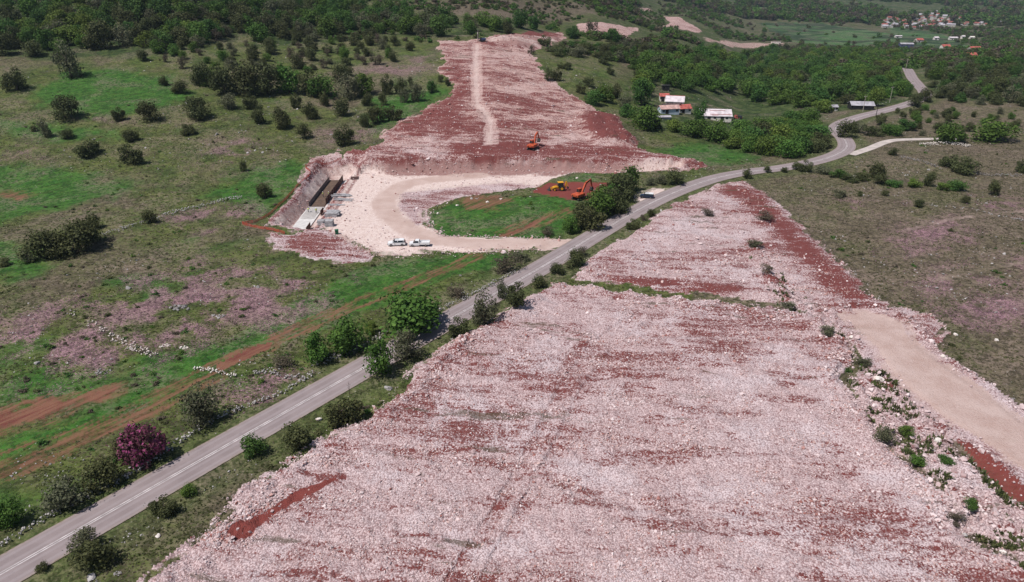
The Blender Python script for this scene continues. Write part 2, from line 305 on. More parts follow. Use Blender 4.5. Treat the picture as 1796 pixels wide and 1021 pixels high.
w_red = mx(w_red, np.exp(-(dRg / 1.0) ** 2) * 1.2); w_rub = mx(w_rub, np.exp(-(dRg / 1.0) ** 2)); w_wht = w_wht * (1 - .85 * np.exp(-(dRg / 1.1) ** 2))
sMud = sdist(MUD, GX, GY) + wob2 * .6
w_mud = mx(W(sMud, .25), W(S(REDSTRIP, .8, .4), .4) * .6, W(S(DIRT, 1.5, 1), .8) * .7)
w_lush = mx(W(S(LUSH[0], 4, 2), 1.8) * 1.3, *[W(S(q, 14, 5), 6.5) for q in LUSH[1:]], W(S(FIELD, 2, 1), .9), W(S(FIELD2), 1))
w_lush = mx(w_lush, smooth(.55, .8, n25) * .55 * (1 - far) * (GX < .25 * GY), smooth(0, .7, far) * .0)
w_pur = mx(*[W(S(q, 16, 6), 9) for q in PURP]) * (1 - .42 * smooth(215, 250, GY)) * smooth(.28, .55, fbm(GX / 7, GY / 7, 51)) * 1.0
w_dry = np.clip(smooth(.52, .72, n60) * .6 + smooth(.50, .68, fbm(GX / 10, GY / 10, 44)) * .35, 0, 1)
w_dry = np.where(GX > .28 * GY, np.clip(w_dry + .60, 0, 1), w_dry)
w_soil = np.zeros_like(GX)
for q, sw in zip(SOIL, (.9, .75, .55, .55)): w_soil = mx(w_soil, W(S(q, 4, 2.5), 2.5) * sw)
for q in TRK:
    dd = ldist(q, GX, GY, 12); w_soil = mx(w_soil, W(1.3 - np.abs(dd - .9) + wob * 2.4 + wob2 * 1.5, 1.0) * .54)
w_soil = mx(w_soil, W(S(TRKRED, 1.5, 1), .8))
w_wood = mx(*[W(S(q, 12, 4), 6) for q in WOODG]); w_wood = mx(w_wood, smooth(1350, 1700, GY), smooth(520, 620, GY) * .55)
SCREE = P([(640, 2), (760, 2), (1040, 2), (1150, 30), (1160, 40), (1010, 38), (900, 42), (800, 30), (700, 14)])
sScr = smooth(-15, 25, sdist(SCREE, GX, GY, 60) + wob * 20); w_wood = w_wood * (1 - .9 * sScr); w_dry = mx(w_dry, sScr * .9)
w_fld = np.zeros_like(GX)
for q in FARFIELD: w_fld = mx(w_fld, W(S(q, 40, 8, 80), 10))
w_vrg = np.clip(1 - smooth(ROADW / 2 + 2.5, ROADW / 2 + 6.5, dR), 0, 1)
hardm = np.clip(mx(w_rub, w_wht), 0, 1)
for arr_name in ('w_lush', 'w_pur', 'w_dry', 'w_soil'): pass

def link_mesh(name, verts, faces, mats, attrs=None, smooth_sh=False, parent=None, normals=None, link=True):
    me = bpy.data.meshes.new(name)
    if isinstance(verts, np.ndarray):
        nv = len(verts); me.vertices.add(nv); me.vertices.foreach_set('co', verts.astype(np.float32).ravel())
        fa = np.asarray(faces, np.int32)
        if len(fa):
            n, kk = fa.shape; me.loops.add(n * kk); me.loops.foreach_set('vertex_index', fa.ravel())
            me.polygons.add(n); me.polygons.foreach_set('loop_start', np.arange(n, dtype=np.int32) * kk)
            me.polygons.foreach_set('loop_total', np.full(n, kk, np.int32))
        me.update(calc_edges=True)
    else:
        me.from_pydata(verts, [], faces); me.update()
    for m in (mats if isinstance(mats, (list, tuple)) else [mats]): me.materials.append(m)
    if attrs:
        for an, (ty, dat) in attrs.items():
            at_ = me.attributes.new(an, ty, 'POINT')
            key = {'FLOAT': 'value', 'INT': 'value', 'FLOAT_VECTOR': 'vector', 'FLOAT_COLOR': 'color'}[ty]
            at_.data.foreach_set(key, np.ascontiguousarray(dat).ravel())
    if smooth_sh and len(me.polygons): me.polygons.foreach_set('use_smooth', np.ones(len(me.polygons), bool))
    if normals is not None: me.normals_split_custom_set_from_vertices(normals)
    o = bpy.data.objects.new(name, me)
    if link: col.objects.link(o)
    if parent: o.parent = parent
    return o
def tag(o, label=None, cat=None, group=None, kind=None):
    if label: o['label'] = label
    if cat: o['category'] = cat
    if group: o['group'] = group
    if kind: o['kind'] = kind
    return o

# ---------------------------------------------------------------- materials
class NT:
    def __init__(s, name):
        s.m = bpy.data.materials.new(name); s.m.use_nodes = True; s.t = s.m.node_tree
        s.b = s.t.nodes['Principled BSDF']; s.out = s.t.nodes['Material Output']
        s.b.inputs['Roughness'].default_value = .9; s.b.inputs['Specular IOR Level'].default_value = .15
    def put(s, sock, v):
        if isinstance(v, bpy.types.NodeSocket): s.t.links.new(v, sock)
        elif v is not None:
            if sock.type == 'RGBA' and not hasattr(v, '__len__'): v = (v, v, v, 1)
            elif sock.type == 'RGBA' and len(v) == 3: v = (*v, 1)
            sock.default_value = v
    def node(s, ty, **kw):
        n = s.t.nodes.new(ty)
        for a, b in kw.items(): setattr(n, a, b)
        return n
    def coord(s, scale=(1, 1, 1), kind='Object', rot=(0, 0, 0)):
        tc = s.node('ShaderNodeTexCoord'); mp = s.node('ShaderNodeMapping'); s.put(mp.inputs['Vector'], tc.outputs[kind])
        mp.inputs['Scale'].default_value = scale; mp.inputs['Rotation'].default_value = rot; return mp.outputs[0]
    def noise(s, vec, scale, detail=3, rough=.55, color=False):
        n = s.node('ShaderNodeTexNoise'); s.put(n.inputs['Vector'], vec); n.inputs['Scale'].default_value = scale
        n.inputs['Detail'].default_value = detail; n.inputs['Roughness'].default_value = rough
        return n.outputs['Color' if color else 'Fac']
    def voro(s, vec, scale, out='Distance', feature='F1', rnd=1.0):
        n = s.node('ShaderNodeTexVoronoi', feature=feature); s.put(n.inputs['Vector'], vec); n.inputs['Scale'].default_value = scale
        n.inputs['Randomness'].default_value = rnd; return n.outputs[out]
    def math(s, op, a, b=None, c=None, clamp=False):
        n = s.node('ShaderNodeMath', operation=op, use_clamp=clamp); s.put(n.inputs[0], a); s.put(n.inputs[1], b); s.put(n.inputs[2], c); return n.outputs[0]
    def ss(s, v, lo, hi, o0=0., o1=1.):
        n = s.node('ShaderNodeMapRange', interpolation_type='SMOOTHSTEP'); s.put(n.inputs['Value'], v)
        n.inputs['From Min'].default_value = lo; n.inputs['From Max'].default_value = hi; n.inputs['To Min'].default_value = o0; n.inputs['To Max'].default_value = o1
        return n.outputs[0]
    def mix(s, f, a, b, bt='MIX'):
        n = s.node('ShaderNodeMix', data_type='RGBA', blend_type=bt); s.put(n.inputs[0], f); s.put(n.inputs[6], a); s.put(n.inputs[7], b); return n.outputs[2]
    def attr(s, name, out='Fac'):
        n = s.node('ShaderNodeAttribute', attribute_name=name); return n.outputs[out]
    def sep(s, c):
        n = s.node('ShaderNodeSeparateColor'); s.put(n.inputs[0], c); return n.outputs
    def rand(s): return s.node('ShaderNodeObjectInfo').outputs['Random']
    def bump(s, h, strength=.4, dist=.1):
        n = s.node('ShaderNodeBump'); s.put(n.inputs['Height'], h); n.inputs['Strength'].default_value = strength; n.inputs['Distance'].default_value = dist
        s.put(s.b.inputs['Normal'], n.outputs[0])
    def done(s, color, rough=None):
        s.put(s.b.inputs['Base Color'], color)
        if rough is not None: s.put(s.b.inputs['Roughness'], rough)
        return s.m
def simple(name, c, rough=.6, metal=0., var=.12, scale=4.0, spec=.3):
    n = NT(name); v = n.noise(n.coord(), scale, 4); f = n.ss(v, .3, .7, 1 - var, 1 + var)
    n.b.inputs['Metallic'].default_value = metal; n.b.inputs['Specular IOR Level'].default_value = spec
    return n.done(n.mix(1.0, c, f, 'MULTIPLY'), rough)
C_RED = (.20, .046, .036); C_PINK = (.56, .405, .385); C_WHT = (.66, .545, .50); C_TAN = (.46, .335, .285)
def terrain_mat():
    n = NT('terrain_ground'); co = n.coord()
    a = n.sep(n.attr('wa', 'Color')); b = n.sep(n.attr('wb', 'Color')); c = n.sep(n.attr('wc', 'Color'))
    rub, red, wht = a[0], a[1], a[2]; tan, lush, pur = b[0], b[1], b[2]; dry, soil, wood = c[0], c[1], c[2]
    d = n.sep(n.attr('wd', 'Color')); mud, fld, vrg = d[0], d[1], d[2]
    f03 = n.noise(co, .035, 4); f1 = n.noise(co, .22, 5, .6); f2 = n.noise(co, .9, 5, .65); f3 = n.noise(co, 3.2, 4, .7)
    wv = n.node('ShaderNodeVectorMath', operation='MULTIPLY_ADD'); n.put(wv.inputs[0], n.noise(co, .16, 3, .5, True)); wv.inputs[1].default_value = (3, 3, 0); cr = n.coord((1, 1, 1), rot=(0, 0, R(7))); n.put(wv.inputs[2], cr)
    cm = n.node('ShaderNodeMapping'); n.put(cm.inputs['Vector'], wv.outputs[0]); cm.inputs['Scale'].default_value = (.15, 1, 1); cs = cm.outputs[0]; st = n.noise(cs, .5, 6, .68); st2 = n.noise(cs, 2.2, 4, .7)
    def th(wt, nz, amp=.5, soft=.18):   # ragged threshold
        q = n.math('ADD', wt, n.math('MULTIPLY', n.math('SUBTRACT', nz, .5), amp)); return n.ss(q, .5 - soft, .5 + soft)
    f23 = n.math('ADD', n.math('MULTIPLY', f2, .5), n.math('MULTIPLY', f3, .5)); f6 = n.noise(co, 7.0, 3, .75)
    dith = n.math('ADD', n.math('MULTIPLY', f23, .55), n.math('MULTIPLY', f6, .45))
    tc = n.node('ShaderNodeMapping'); n.put(tc.inputs['Vector'], n.coord((1, 1, 1), rot=(0, 0, R(-53)))); tc.inputs['Scale'].default_value = (.10, 1, 1); rows = n.noise(tc.outputs[0], 1.1, 4, .65)
    # grassland
    g = n.mix(n.ss(f1, .32, .68), (.052, .080, .017), (.090, .108, .028))
    mac = n.noise(co, .075, 5, .6); g = n.mix(n.math('MULTIPLY', n.ss(mac, .50, .66), .75), g, (.034, .058, .014)); g = n.mix(n.math('MULTIPLY', n.ss(mac, .46, .34), .4), g, (.115, .092, .058)); g = n.mix(n.math('MULTIPLY', n.ss(f23, .46, .66), .8), g, (.120, .112, .056))
    g = n.mix(n.math('MULTIPLY', n.ss(f6, .52, .70), .55), g, (.048, .055, .020))
    dryc = n.mix(n.ss(f23, .40, .62), (.082, .070, .040), (.165, .130, .098)); dryc = n.mix(n.math('MULTIPLY', n.ss(f6, .50, .68), .7), dryc, (.080, .072, .034))
    g = n.mix(th(dry, dith, 1.7, .35), g, dryc)
    lc = n.mix(n.ss(f1, .3, .7), (.022, .086, .012), (.046, .124, .018)); lc = n.mix(n.math('MULTIPLY', n.ss(f23, .46, .64), .6), lc, (.080, .112, .034)); lc = n.mix(n.math('MULTIPLY', n.ss(rows, .50, .66), .45), lc, (.088, .112, .032)); lc = n.mix(n.math('MULTIPLY', n.ss(f6, .50, .66), .5), lc, (.020, .060, .012))
    g = n.mix(th(lush, dith, 2.2, .3), g, lc)
    vc = n.mix(n.ss(f23, .40, .64), (.048, .068, .020), (.13, .135, .060))
    g = n.mix(n.math('MULTIPLY', vrg, .8), g, vc)
    pc = n.mix(n.ss(n.noise(co, 5.0, 3, .8), .42, .60), (.115, .082, .060), (.42, .215, .305))
    g = n.mix(n.math('MULTIPLY', th(pur, n.noise(co, 2.6, 4, .8), 2.8, .25), .78), g, pc)
    wc = n.mix(n.ss(f1, .35, .68), (.026, .046, .014), (.070, .092, .030))
    wc = n.mix(n.ss(n.noise(co, .06, 5, .65), .55, .68), wc, (.13, .115, .075))
    g = n.mix(th(wood, f1, .6, .3), g, wc)
    fc = n.mix(n.ss(n.noise(n.coord((.4, 1, 1)), .022, 4, .6), .44, .56), (.065, .125, .045), (.028, .050, .022))
    g = n.mix(th(fld, f03, .3, .2), g, fc)
    tv = n.node('ShaderNodeTexVoronoi'); n.put(tv.inputs['Vector'], co); tv.inputs['Scale'].default_value = .75; tb = n.sep(tv.outputs['Color'])[0]; tv2 = n.node('ShaderNodeTexVoronoi'); n.put(tv2.inputs['Vector'], co); tv2.inputs['Scale'].default_value = 2.1; tb2 = n.sep(tv2.outputs['Color'])[0]
    tus = n.math('ADD', n.math('MULTIPLY', tb, .5), n.math('MULTIPLY', tb2, .5)); g = n.mix(1.0, g, n.ss(tus, .1, .9, .52, 1.26), 'MULTIPLY')
    straw = n.math('MULTIPLY', n.ss(n.noise(co, .05, 4, .6), .48, .60), n.ss(n.math('ADD', f23, n.math('MULTIPLY', tb2, .22)), .55, .68)); g = n.mix(n.math('MULTIPLY', straw, .42), g, (.225, .165, .140))
    # scattered pale stones and flowers
    vs = n.voro(co, 1.1); g = n.mix(n.math('MULTIPLY', n.ss(vs, .16, .06), n.ss(f1, .50, .62)), g, (.40, .37, .34))
    sc_ = n.mix(n.ss(rows, .40, .60), (.140, .046, .036), (.195, .092, .060)); sc_ = n.mix(n.math('MULTIPLY', n.ss(f23, .5, .65), .45), sc_, (.20, .12, .060))
    g = n.mix(th(soil, n.math('ADD', n.math('MULTIPLY', rows, .6), n.math('MULTIPLY', dith, .4)), 1.6, .22), g, sc_)
    # broken limestone over red soil
    vc1 = n.node('ShaderNodeTexVoronoi'); n.put(vc1.inputs['Vector'], co); vc1.inputs['Scale'].default_value = 4.2; cv = n.sep(vc1.outputs['Color'])[0]; cvb = n.sep(vc1.outputs['Color'])[1]; cd = vc1.outputs['Distance']
    pk = n.mix(cv, (.425, .305, .305), (.635, .505, .505)); pale = n.ss(n.noise(co, .07, 5, .65), .48, .62); pk = n.mix(n.math('MULTIPLY', pale, .7), pk, (.62, .525, .54))
    sy = n.node('ShaderNodeSeparateXYZ'); n.put(sy.inputs[0], co); hillw = n.ss(sy.outputs[1], 200, 300); pk = n.mix(n.math('MULTIPLY', hillw, .65), pk, n.mix(cv, (.46, .275, .225), (.64, .445, .385)))
    rs = n.mix(f3, (.115, .027, .025), (.205, .056, .049))
    q1 = n.math('ADD', n.math('MULTIPLY', red, .85), n.math('MULTIPLY', n.math('SUBTRACT', st, .5), 2.3))
    q1 = n.math('ADD', q1, n.math('MULTIPLY', n.math('SUBTRACT', st2, .5), .8))
    q1 = n.math('ADD', q1, n.math('MULTIPLY', n.math('SUBTRACT', cvb, .5), .55))
    q1 = n.math('SUBTRACT', q1, n.math('MULTIPLY', pale, .22))
    rb = n.mix(n.ss(q1, .20, .62), pk, rs)
    rb = n.mix(n.math('MULTIPLY', n.ss(cd, .38, .75), .62), rb, (.145, .068, .066))  # dark red-brown gaps: soil plus the small shadows between stones, put into colour
    gs = n.noise(cs, .33, 5, .62)
    rb = n.mix(n.math('MULTIPLY', n.ss(n.math('ADD', gs, n.math('MULTIPLY', dith, .25)), .74, .80), .75), rb, (.085, .064, .042))
    g = n.mix(th(rub, dith, 1.3, .12), g, rb)
    wcx = n.mix(n.ss(f23, .40, .62), (.68, .57, .53), (.53, .40, .36)); wcx = n.mix(n.math('MULTIPLY', n.ss(cd, .5, .9), .35), wcx, (.34, .21, .18))
    wcx = n.mix(n.math('MULTIPLY', n.ss(n.math('ADD', red, n.math('SUBTRACT', dith, .5)), .2, .7), .7), wcx, rs)
    g = n.mix(th(wht, dith, .9, .2), g, wcx)
    tcx = n.mix(n.ss(f1, .35, .65), (.42, .295, .255), (.50, .375, .335)); tcx = n.mix(n.math('MULTIPLY', n.ss(f23, .5, .65), .35), tcx, (.56, .455, .425)); tcx = n.mix(n.math('MULTIPLY', n.ss(f6, .5, .68), .35), tcx, (.33, .22, .19))
    g = n.mix(n.math('MULTIPLY', th(tan, f1, .4, .25), .85), g, tcx)
    mc = n.mix(f2, (.150, .034, .030), (.205, .056, .046))
    g = n.mix(th(mud, f3, .5, .15), g, mc)
    hgt = n.math('ADD', n.math('MULTIPLY', f3, .6), n.math('MULTIPLY', n.math('SUBTRACT', 1.0, cd), n.math('MULTIPLY', rub, .5)))
    n.bump(hgt, .8, .25)
    return n.done(g, .95)
M = {'terrain': terrain_mat()}
def rock_mat(name, c0, c1, stain):
    n = NT(name); co = n.coord(); r = n.rand()
    c = n.mix(r, c0, c1); c = n.mix(n.ss(n.noise(co, 1.6, 4, .6), .48, .7), c, stain)
    n.bump(n.noise(co, 4, 4, .7), .5, .1); return n.done(c, .92)
M['rubble'] = rock_mat('pink_limestone', (.38, .268, .266), (.705, .595, .59), (.33, .165, .155))
M['rubble_red'] = rock_mat('red_stained_limestone', (.27, .10, .085), (.60, .44, .41), (.22, .07, .055))
M['greystone'] = rock_mat('grey_limestone', (.22, .205, .20), (.46, .43, .42), (.16, .15, .14))
M['whitestone'] = rock_mat('white_limestone', (.60, .53, .49), (.78, .73, .68), (.46, .36, .32))
def leaf_mat(name, c0, c1, c2=None, obj_var=.35, trans=.22):
    n = NT(name); r = n.rand(); lv = n.attr('leaf'); c = n.mix(lv, c0, c1)
    if c2: c = n.mix(n.ss(lv, .55, .9), c, c2)
    v = n.math('ADD', n.math('MULTIPLY', n.math('SUBTRACT', r, .5), obj_var), 1.0)
    hs = n.node('ShaderNodeHueSaturation'); n.put(hs.inputs['Color'], c); n.put(hs.inputs['Value'], v)
    n.put(hs.inputs['Hue'], n.math('ADD', .488, n.math('MULTIPLY', n.math('FRACT', n.math('MULTIPLY', r, 7.13)), .03)))
    col_ = hs.outputs[0]; n.put(n.b.inputs['Base Color'], col_); n.b.inputs['Roughness'].default_value = .7
    tr_ = n.node('ShaderNodeBsdfTranslucent'); n.put(tr_.inputs['Color'], col_)
    mxs = n.node('ShaderNodeMixShader'); mxs.inputs[0].default_value = trans
    n.t.links.new(n.b.outputs[0], mxs.inputs[1]); n.t.links.new(tr_.outputs[0], mxs.inputs[2]); n.t.links.new(mxs.outputs[0], n.out.inputs['Surface'])
    return n.m
LEAF = {0: leaf_mat('dark_oak_leaves', (.044, .054, .020), (.118, .126, .050)),
        1: leaf_mat('green_leaves', (.044, .094, .016), (.120, .195, .038)),
        2: leaf_mat('grey_green_leaves', (.070, .078, .042), (.165, .165, .098)),
        3: leaf_mat('magenta_blossom', (.10, .060, .050), (.23, .05, .125), (.42, .085, .25)),
        4: leaf_mat('brownish_twigs', (.075, .060, .044), (.15, .122, .086)),
        5: leaf_mat('deep_green_leaves', (.034, .084, .018), (.095, .165, .038)),
        6: leaf_mat('yellow_green_leaves', (.070, .110, .018), (.155, .205, .042))}
M['bark'] = simple('bark', (.085, .066, .05), .9, var=.4, scale=6)
def road_mat():
    n = NT('worn_asphalt'); co = n.coord(); ac = n.attr('across'); f = n.noise(co, .25, 5, .6); g = n.noise(co, 6, 3, .7)
    c = n.mix(n.ss(f, .3, .7), (.225, .182, .182), (.275, .225, .225))
    band = n.math('ABSOLUTE', n.math('SUBTRACT', n.math('ABSOLUTE', ac), .5)); wear = n.ss(n.math('ABSOLUTE', n.math('SUBTRACT', band, .22)), .12, .03)
    c = n.mix(n.math('MULTIPLY', wear, .5), c, (.315, .270, .275))
    c = n.mix(n.math('MULTIPLY', n.ss(n.math('ABSOLUTE', ac), .80, 1.0), .55), c, (.33, .27, .25))
    c = n.mix(n.math('MULTIPLY', n.ss(g, .5, .75), .25), c, (.16, .135, .14))
    c = n.mix(n.math('MULTIPLY', n.ss(n.noise(n.coord(), .6, 6, .75), .56, .72), .35), c, (.17, .14, .15)); e_ = n.math('ADD', n.math('ABSOLUTE', ac), n.math('MULTIPLY', n.math('SUBTRACT', n.noise(n.coord(), 1.3, 5, .7), .5), .35)); c = n.mix(n.ss(e_, .92, 1.02), c, (.20, .16, .12))
    n.bump(g, .2, .02); return n.done(c, .85)
M['road'] = road_mat()
M['gravelroad'] = simple('pale_gravel_road', (.46, .40, .37), .95, var=.15, scale=.4)
M['line'] = simple('white_road_paint', (.50, .46, .46), .7, var=.3, scale=.9)
M['white'] = simple('white_car_paint', (.74, .74, .75), .3, var=.04, spec=.5)
M['navy'] = simple('dark_blue_paint', (.012, .022, .05), .3, var=.1, spec=.5)
M['glass'] = simple('dark_window_glass', (.02, .024, .03), .12, var=.05, spec=.6)
M['tyre'] = simple('black_rubber', (.018, .018, .018), .85, var=.2)
M['steel'] = simple('dirty_steel', (.22, .21, .205), .5, .6, var=.25)
M['darksteel'] = simple('dark_steel', (.045, .042, .042), .6, .3, var=.3)
M['lamp'] = simple('lamp_lens', (.62, .62, .60), .2, spec=.6)
M['redlamp'] = simple('red_lamp_lens', (.42, .02, .02), .25, spec=.5)
M['orange'] = simple('orange_machine_paint', (.46, .085, .035), .45, var=.15, scale=2)
M['yellow'] = simple('yellow_machine_paint', (.68, .34, .02), .45, var=.15, scale=2)
M['blue'] = simple('blue_machine_paint', (.055, .075, .17), .45, var=.15, scale=2)
M['concrete'] = simple('pale_concrete', (.56, .54, .525), .9, var=.12, scale=.8)
M['panel'] = simple('grey_concrete_panel', (.34, .33, .34), .85, var=.25, scale=1.2)
M['wood'] = simple('brown_formwork_board', (.115, .075, .055), .85, var=.3, scale=1.0)
M['greywood'] = simple('weathered_board', (.24, .19, .175), .85, var=.3, scale=1.0)
M['rebar'] = simple('rusty_rebar', (.16, .12, .11), .8, .2, var=.3)
M['net'] = simple('orange_safety_net', (.50, .085, .055), .7, var=.15)
M['green'] = simple('green_plastic', (.02, .12, .06), .5, var=.1)
M['sheet'] = simple('brown_sheet', (.07, .035, .028), .8, var=.2)
M['hivis'] = simple('yellow_hi_vis', (.72, .82, .12), .7, var=.1)
M['helmet'] = simple('white_helmet', (.75, .75, .72), .4, var=.05)
M['wallw'] = simple('whitewashed_wall', (.66, .61, .56), .9, var=.12, scale=.5)
M['wallblue'] = simple('pale_blue_wall', (.42, .48, .56), .9, var=.15, scale=.5)
M['wallb'] = simple('slate_blue_wall', (.075, .085, .15), .8, var=.15, scale=.5)
M['roofr'] = simple('red_tile_roof', (.36, .095, .078), .85, var=.35, scale=.7)
M['roofp'] = simple('pale_lilac_sheet_roof', (.56, .50, .52), .6, var=.2, scale=.5)
M['roofpk'] = simple('faded_pink_roof', (.46, .29, .26), .85, var=.3, scale=.6)
M['roofg'] = simple('grey_sheet_roof', (.36, .34, .37), .6, var=.25, scale=.5)
M['roofv'] = simple('weathered_village_roof', (.27, .095, .08), .9, var=.4, scale=.05); M['wallv'] = simple('village_wall', (.50, .46, .43), .9, var=.2, scale=.05)
M['dark'] = simple('dark_opening', (.02, .018, .018), .9)
M['pole'] = simple('pale_wooden_pole', (.34, .30, .26), .9, var=.25)

# ---------------------------------------------------------------- ground pieces
zid = np.zeros(GX.shape, int)
zid[W(S(FIELD, 2, 1), .9) > .5] = 5
for q in LUSH[:2]: zid[S(q, 4, 1.5) > 0] = 6
zid[sA > 0] = 1; zid[sB > 0] = 2; zid[sHill > 0] = 3
zid[(sBench > -.2) | (sTr > -.5)] = 4; zid[sHaul > 0] = 7
idx = np.arange(NA * NY).reshape(NY, NA)
quads = np.stack([idx[:-1, :-1], idx[:-1, 1:], idx[1:, 1:], idx[1:, :-1]], -1).reshape(-1, 4)
fz = zid[:-1, :-1].ravel()
V = np.stack([GX, GY, GZ], -1).reshape(-1, 3)
e1 = np.gradient(np.stack([GX, GY, GZ], -1), axis=1); e2 = np.gradient(np.stack([GX, GY, GZ], -1), axis=0)
nor = np.cross(e1, e2); nor /= np.linalg.norm(nor, axis=-1, keepdims=True); nor = nor.reshape(-1, 3)
def pack(*c): return np.stack([*[x.ravel() for x in c], np.ones(NA * NY)], -1).astype(np.float32)
AT = {'wa': pack(w_rub, w_red, w_wht), 'wb': pack(w_tan, w_lush, w_pur), 'wc': pack(w_dry, w_soil, w_wood), 'wd': pack(w_mud, w_fld, w_vrg)}
for zi, nm in enumerate(['terrain', 'rubble_clearing', 'upper_rubble_clearing', 'hillside_clearing', 'work_platform', 'green_field', 'grass_strip', 'haul_road']):
    q = quads[fz == zi]; u, inv = np.unique(q, return_inverse=True)
    o = link_mesh(nm, V[u], inv.reshape(-1, 4), M['terrain'], {k_: ('FLOAT_COLOR', v_[u]) for k_, v_ in AT.items()}, True, normals=nor[u])
    tag(o, kind='structure')
o = link_mesh('ground', np.array([[-900, -900, -.6], [900, -900, -.6], [900, 37, -.6], [-900, 37, -.6]], float), np.array([[0, 1, 2, 3]]), M['terrain']); tag(o, kind='structure')

# ---------------------------------------------------------------- roads
def strip(name, line, z, w0, w1, m, up, parent=None, n=6):
    t = np.gradient(line, axis=0); t /= np.linalg.norm(t, axis=1, keepdims=True); nrm = np.stack([t[:, 1], -t[:, 0]], 1)
    vs = []; ac = []
    for k in range(n + 1):
        off = w0 + (w1 - w0) * k / n; p = line + nrm * off; crown = -.0 * abs(off)
        vs.append(np.column_stack([p, z + up + crown])); ac.append(np.full(len(line), -1 + 2 * k / n))
    L = len(line); vs = np.array(vs).reshape(-1, 3); ii = np.arange((n + 1) * L).reshape(n + 1, L)
    fq = np.stack([ii[:-1, :-1], ii[:-1, 1:], ii[1:, 1:], ii[1:, :-1]], -1).reshape(-1, 4)[:, ::-1]
    return link_mesh(name, vs, fq, m, {'across': ('FLOAT', np.array(ac, np.float32).ravel())}, True, parent)
road = tag(strip('road', ROAD, zROAD, -ROADW / 2, ROADW / 2, M['road'], .10, n=12), kind='structure')
for s_ in (-1, 1):
    strip('centre_line', ROAD[:220], zROAD[:220], s_ * .18 - .075, s_ * .18 + .075, M['line'], .108, road, 1)
tag(strip('side_road', SIDE, zSIDE, -SIDEW / 2, SIDEW / 2, M['gravelroad'], .07), kind='structure')

# ---------------------------------------------------------------- scattering of uncountable stuff
def hull(seed, flat=.65, n=13):
    r = np.random.default_rng(seed); bm = bmesh.new()
    for p in r.normal(size=(n, 3)):
        p = p / np.linalg.norm(p) * r.uniform(.75, 1.1); bm.verts.new((p[0] * .5, p[1] * .42, p[2] * .5 * flat))
    bmesh.ops.convex_hull(bm, input=bm.verts); bmesh.ops.delete(bm, geom=[v for v in bm.verts if not v.link_faces], context='VERTS')
    vs = [tuple(v.co) for v in bm.verts]; bm.verts.index_update(); fs = [[v.index for v in f.verts] for f in bm.faces]; bm.free(); return vs, fs
def make_coll(name, objs):
    c = bpy.data.collections.new(name)
    for o in objs: c.objects.link(o)
    return c
def rock_coll(name, m, n=8, flat=.65):
    return make_coll(name, [link_mesh('stone', *hull(s + 50, flat), m, link=False) for s in range(n)])
COLS = {'pink': rock_coll('pink_stones', M['rubble']), 'red': rock_coll('red_stones', M['rubble_red']), 'grey': rock_coll('grey_stones', M['greystone']), 'white': rock_coll('white_stones', M['whitestone'])}
def scatter_group(coll):
    ng = bpy.data.node_groups.new('scatter', 'GeometryNodeTree')
    ng.interface.new_socket('Geometry', in_out='INPUT', socket_type='NodeSocketGeometry'); ng.interface.new_socket('Geometry', in_out='OUTPUT', socket_type='NodeSocketGeometry')
    gi = ng.nodes.new('NodeGroupInput'); go = ng.nodes.new('NodeGroupOutput'); ip = ng.nodes.new('GeometryNodeInstanceOnPoints'); ci = ng.nodes.new('GeometryNodeCollectionInfo')
    ci.inputs[0].default_value = coll; ci.inputs['Separate Children'].default_value = True; ci.inputs['Reset Children'].default_value = True
    def na(nm, ty):
        q = ng.nodes.new('GeometryNodeInputNamedAttribute'); q.data_type = ty; q.inputs[0].default_value = nm; return q.outputs[0]
    L = ng.links.new
    L(gi.outputs[0], ip.inputs['Points']); L(ci.outputs[0], ip.inputs['Instance']); ip.inputs['Pick Instance'].default_value = True
    L(na('idx', 'INT'), ip.inputs['Instance Index']); L(na('rot', 'FLOAT_VECTOR'), ip.inputs['Rotation']); L(na('scl', 'FLOAT_VECTOR'), ip.inputs['Scale']); L(ip.outputs[0], go.inputs[0])
    return ng
def scatter(name, label, cat, pos, scl, rot, coll, seed=0):
    r = np.random.default_rng(seed + 5); n = len(pos)
    o = link_mesh(name, np.asarray(pos, float), [], [], {'scl': ('FLOAT_VECTOR', scl.astype(np.float32)), 'rot': ('FLOAT_VECTOR', rot.astype(np.float32)), 'idx': ('INT', r.integers(0, len(coll.objects), n).astype(np.int32))})
    o.modifiers.new('scatter', 'NODES').node_group = scatter_group(coll)
    return tag(o, label, cat, kind='stuff')
def field(name):  # sample a grid weight at ground points
    arr = {'rub': w_rub, 'red': w_red, 'wht': w_wht, 'berm': berm, 'sA': sA, 'sB': sB, 'sHill': sHill, 'edgeH': edgeH, 'mud': w_mud, 'tan': w_tan, 'dR': dR, 'sb0': sb0, 'sTr': sTr, 'lush': w_lush, 'wood': w_wood, 'pur': w_pur, 'dS': dS, 'soil': w_soil, 'kt': kt, 'sHaul': sHaul, 'fld': w_fld}[name]
    return lambda X, Y: arr[np.clip(((np.log(Y) - gl[0]) / DL + .5).astype(int), 0, NY - 1), np.clip(((X / Y - ga[0]) / DA + .5).astype(int), 0, NA - 1)]
def cand(n, y0, y1, a0=-.95, a1=.95, r=RNG):
    Y = np.exp(r.uniform(math.log(y0), math.log(y1), n)); X = r.uniform(a0, a1, n) * Y; return X, Y
def stones(name, label, X, Y, size, coll, sink=.15, seed=0, cat='rubble', zs=1.0):
    r = np.random.default_rng(seed); n = len(X); s = size[:, None] * r.uniform(.7, 1.35, (n, 3)); s[:, 2] *= zs
    rot = np.stack([r.normal(0, .35, n), r.normal(0, .35, n), r.uniform(0, 6.28, n)], 1)
    return scatter(name, label, cat, np.stack([X, Y, H(X, Y) + size * sink], 1), s, rot, coll, seed)
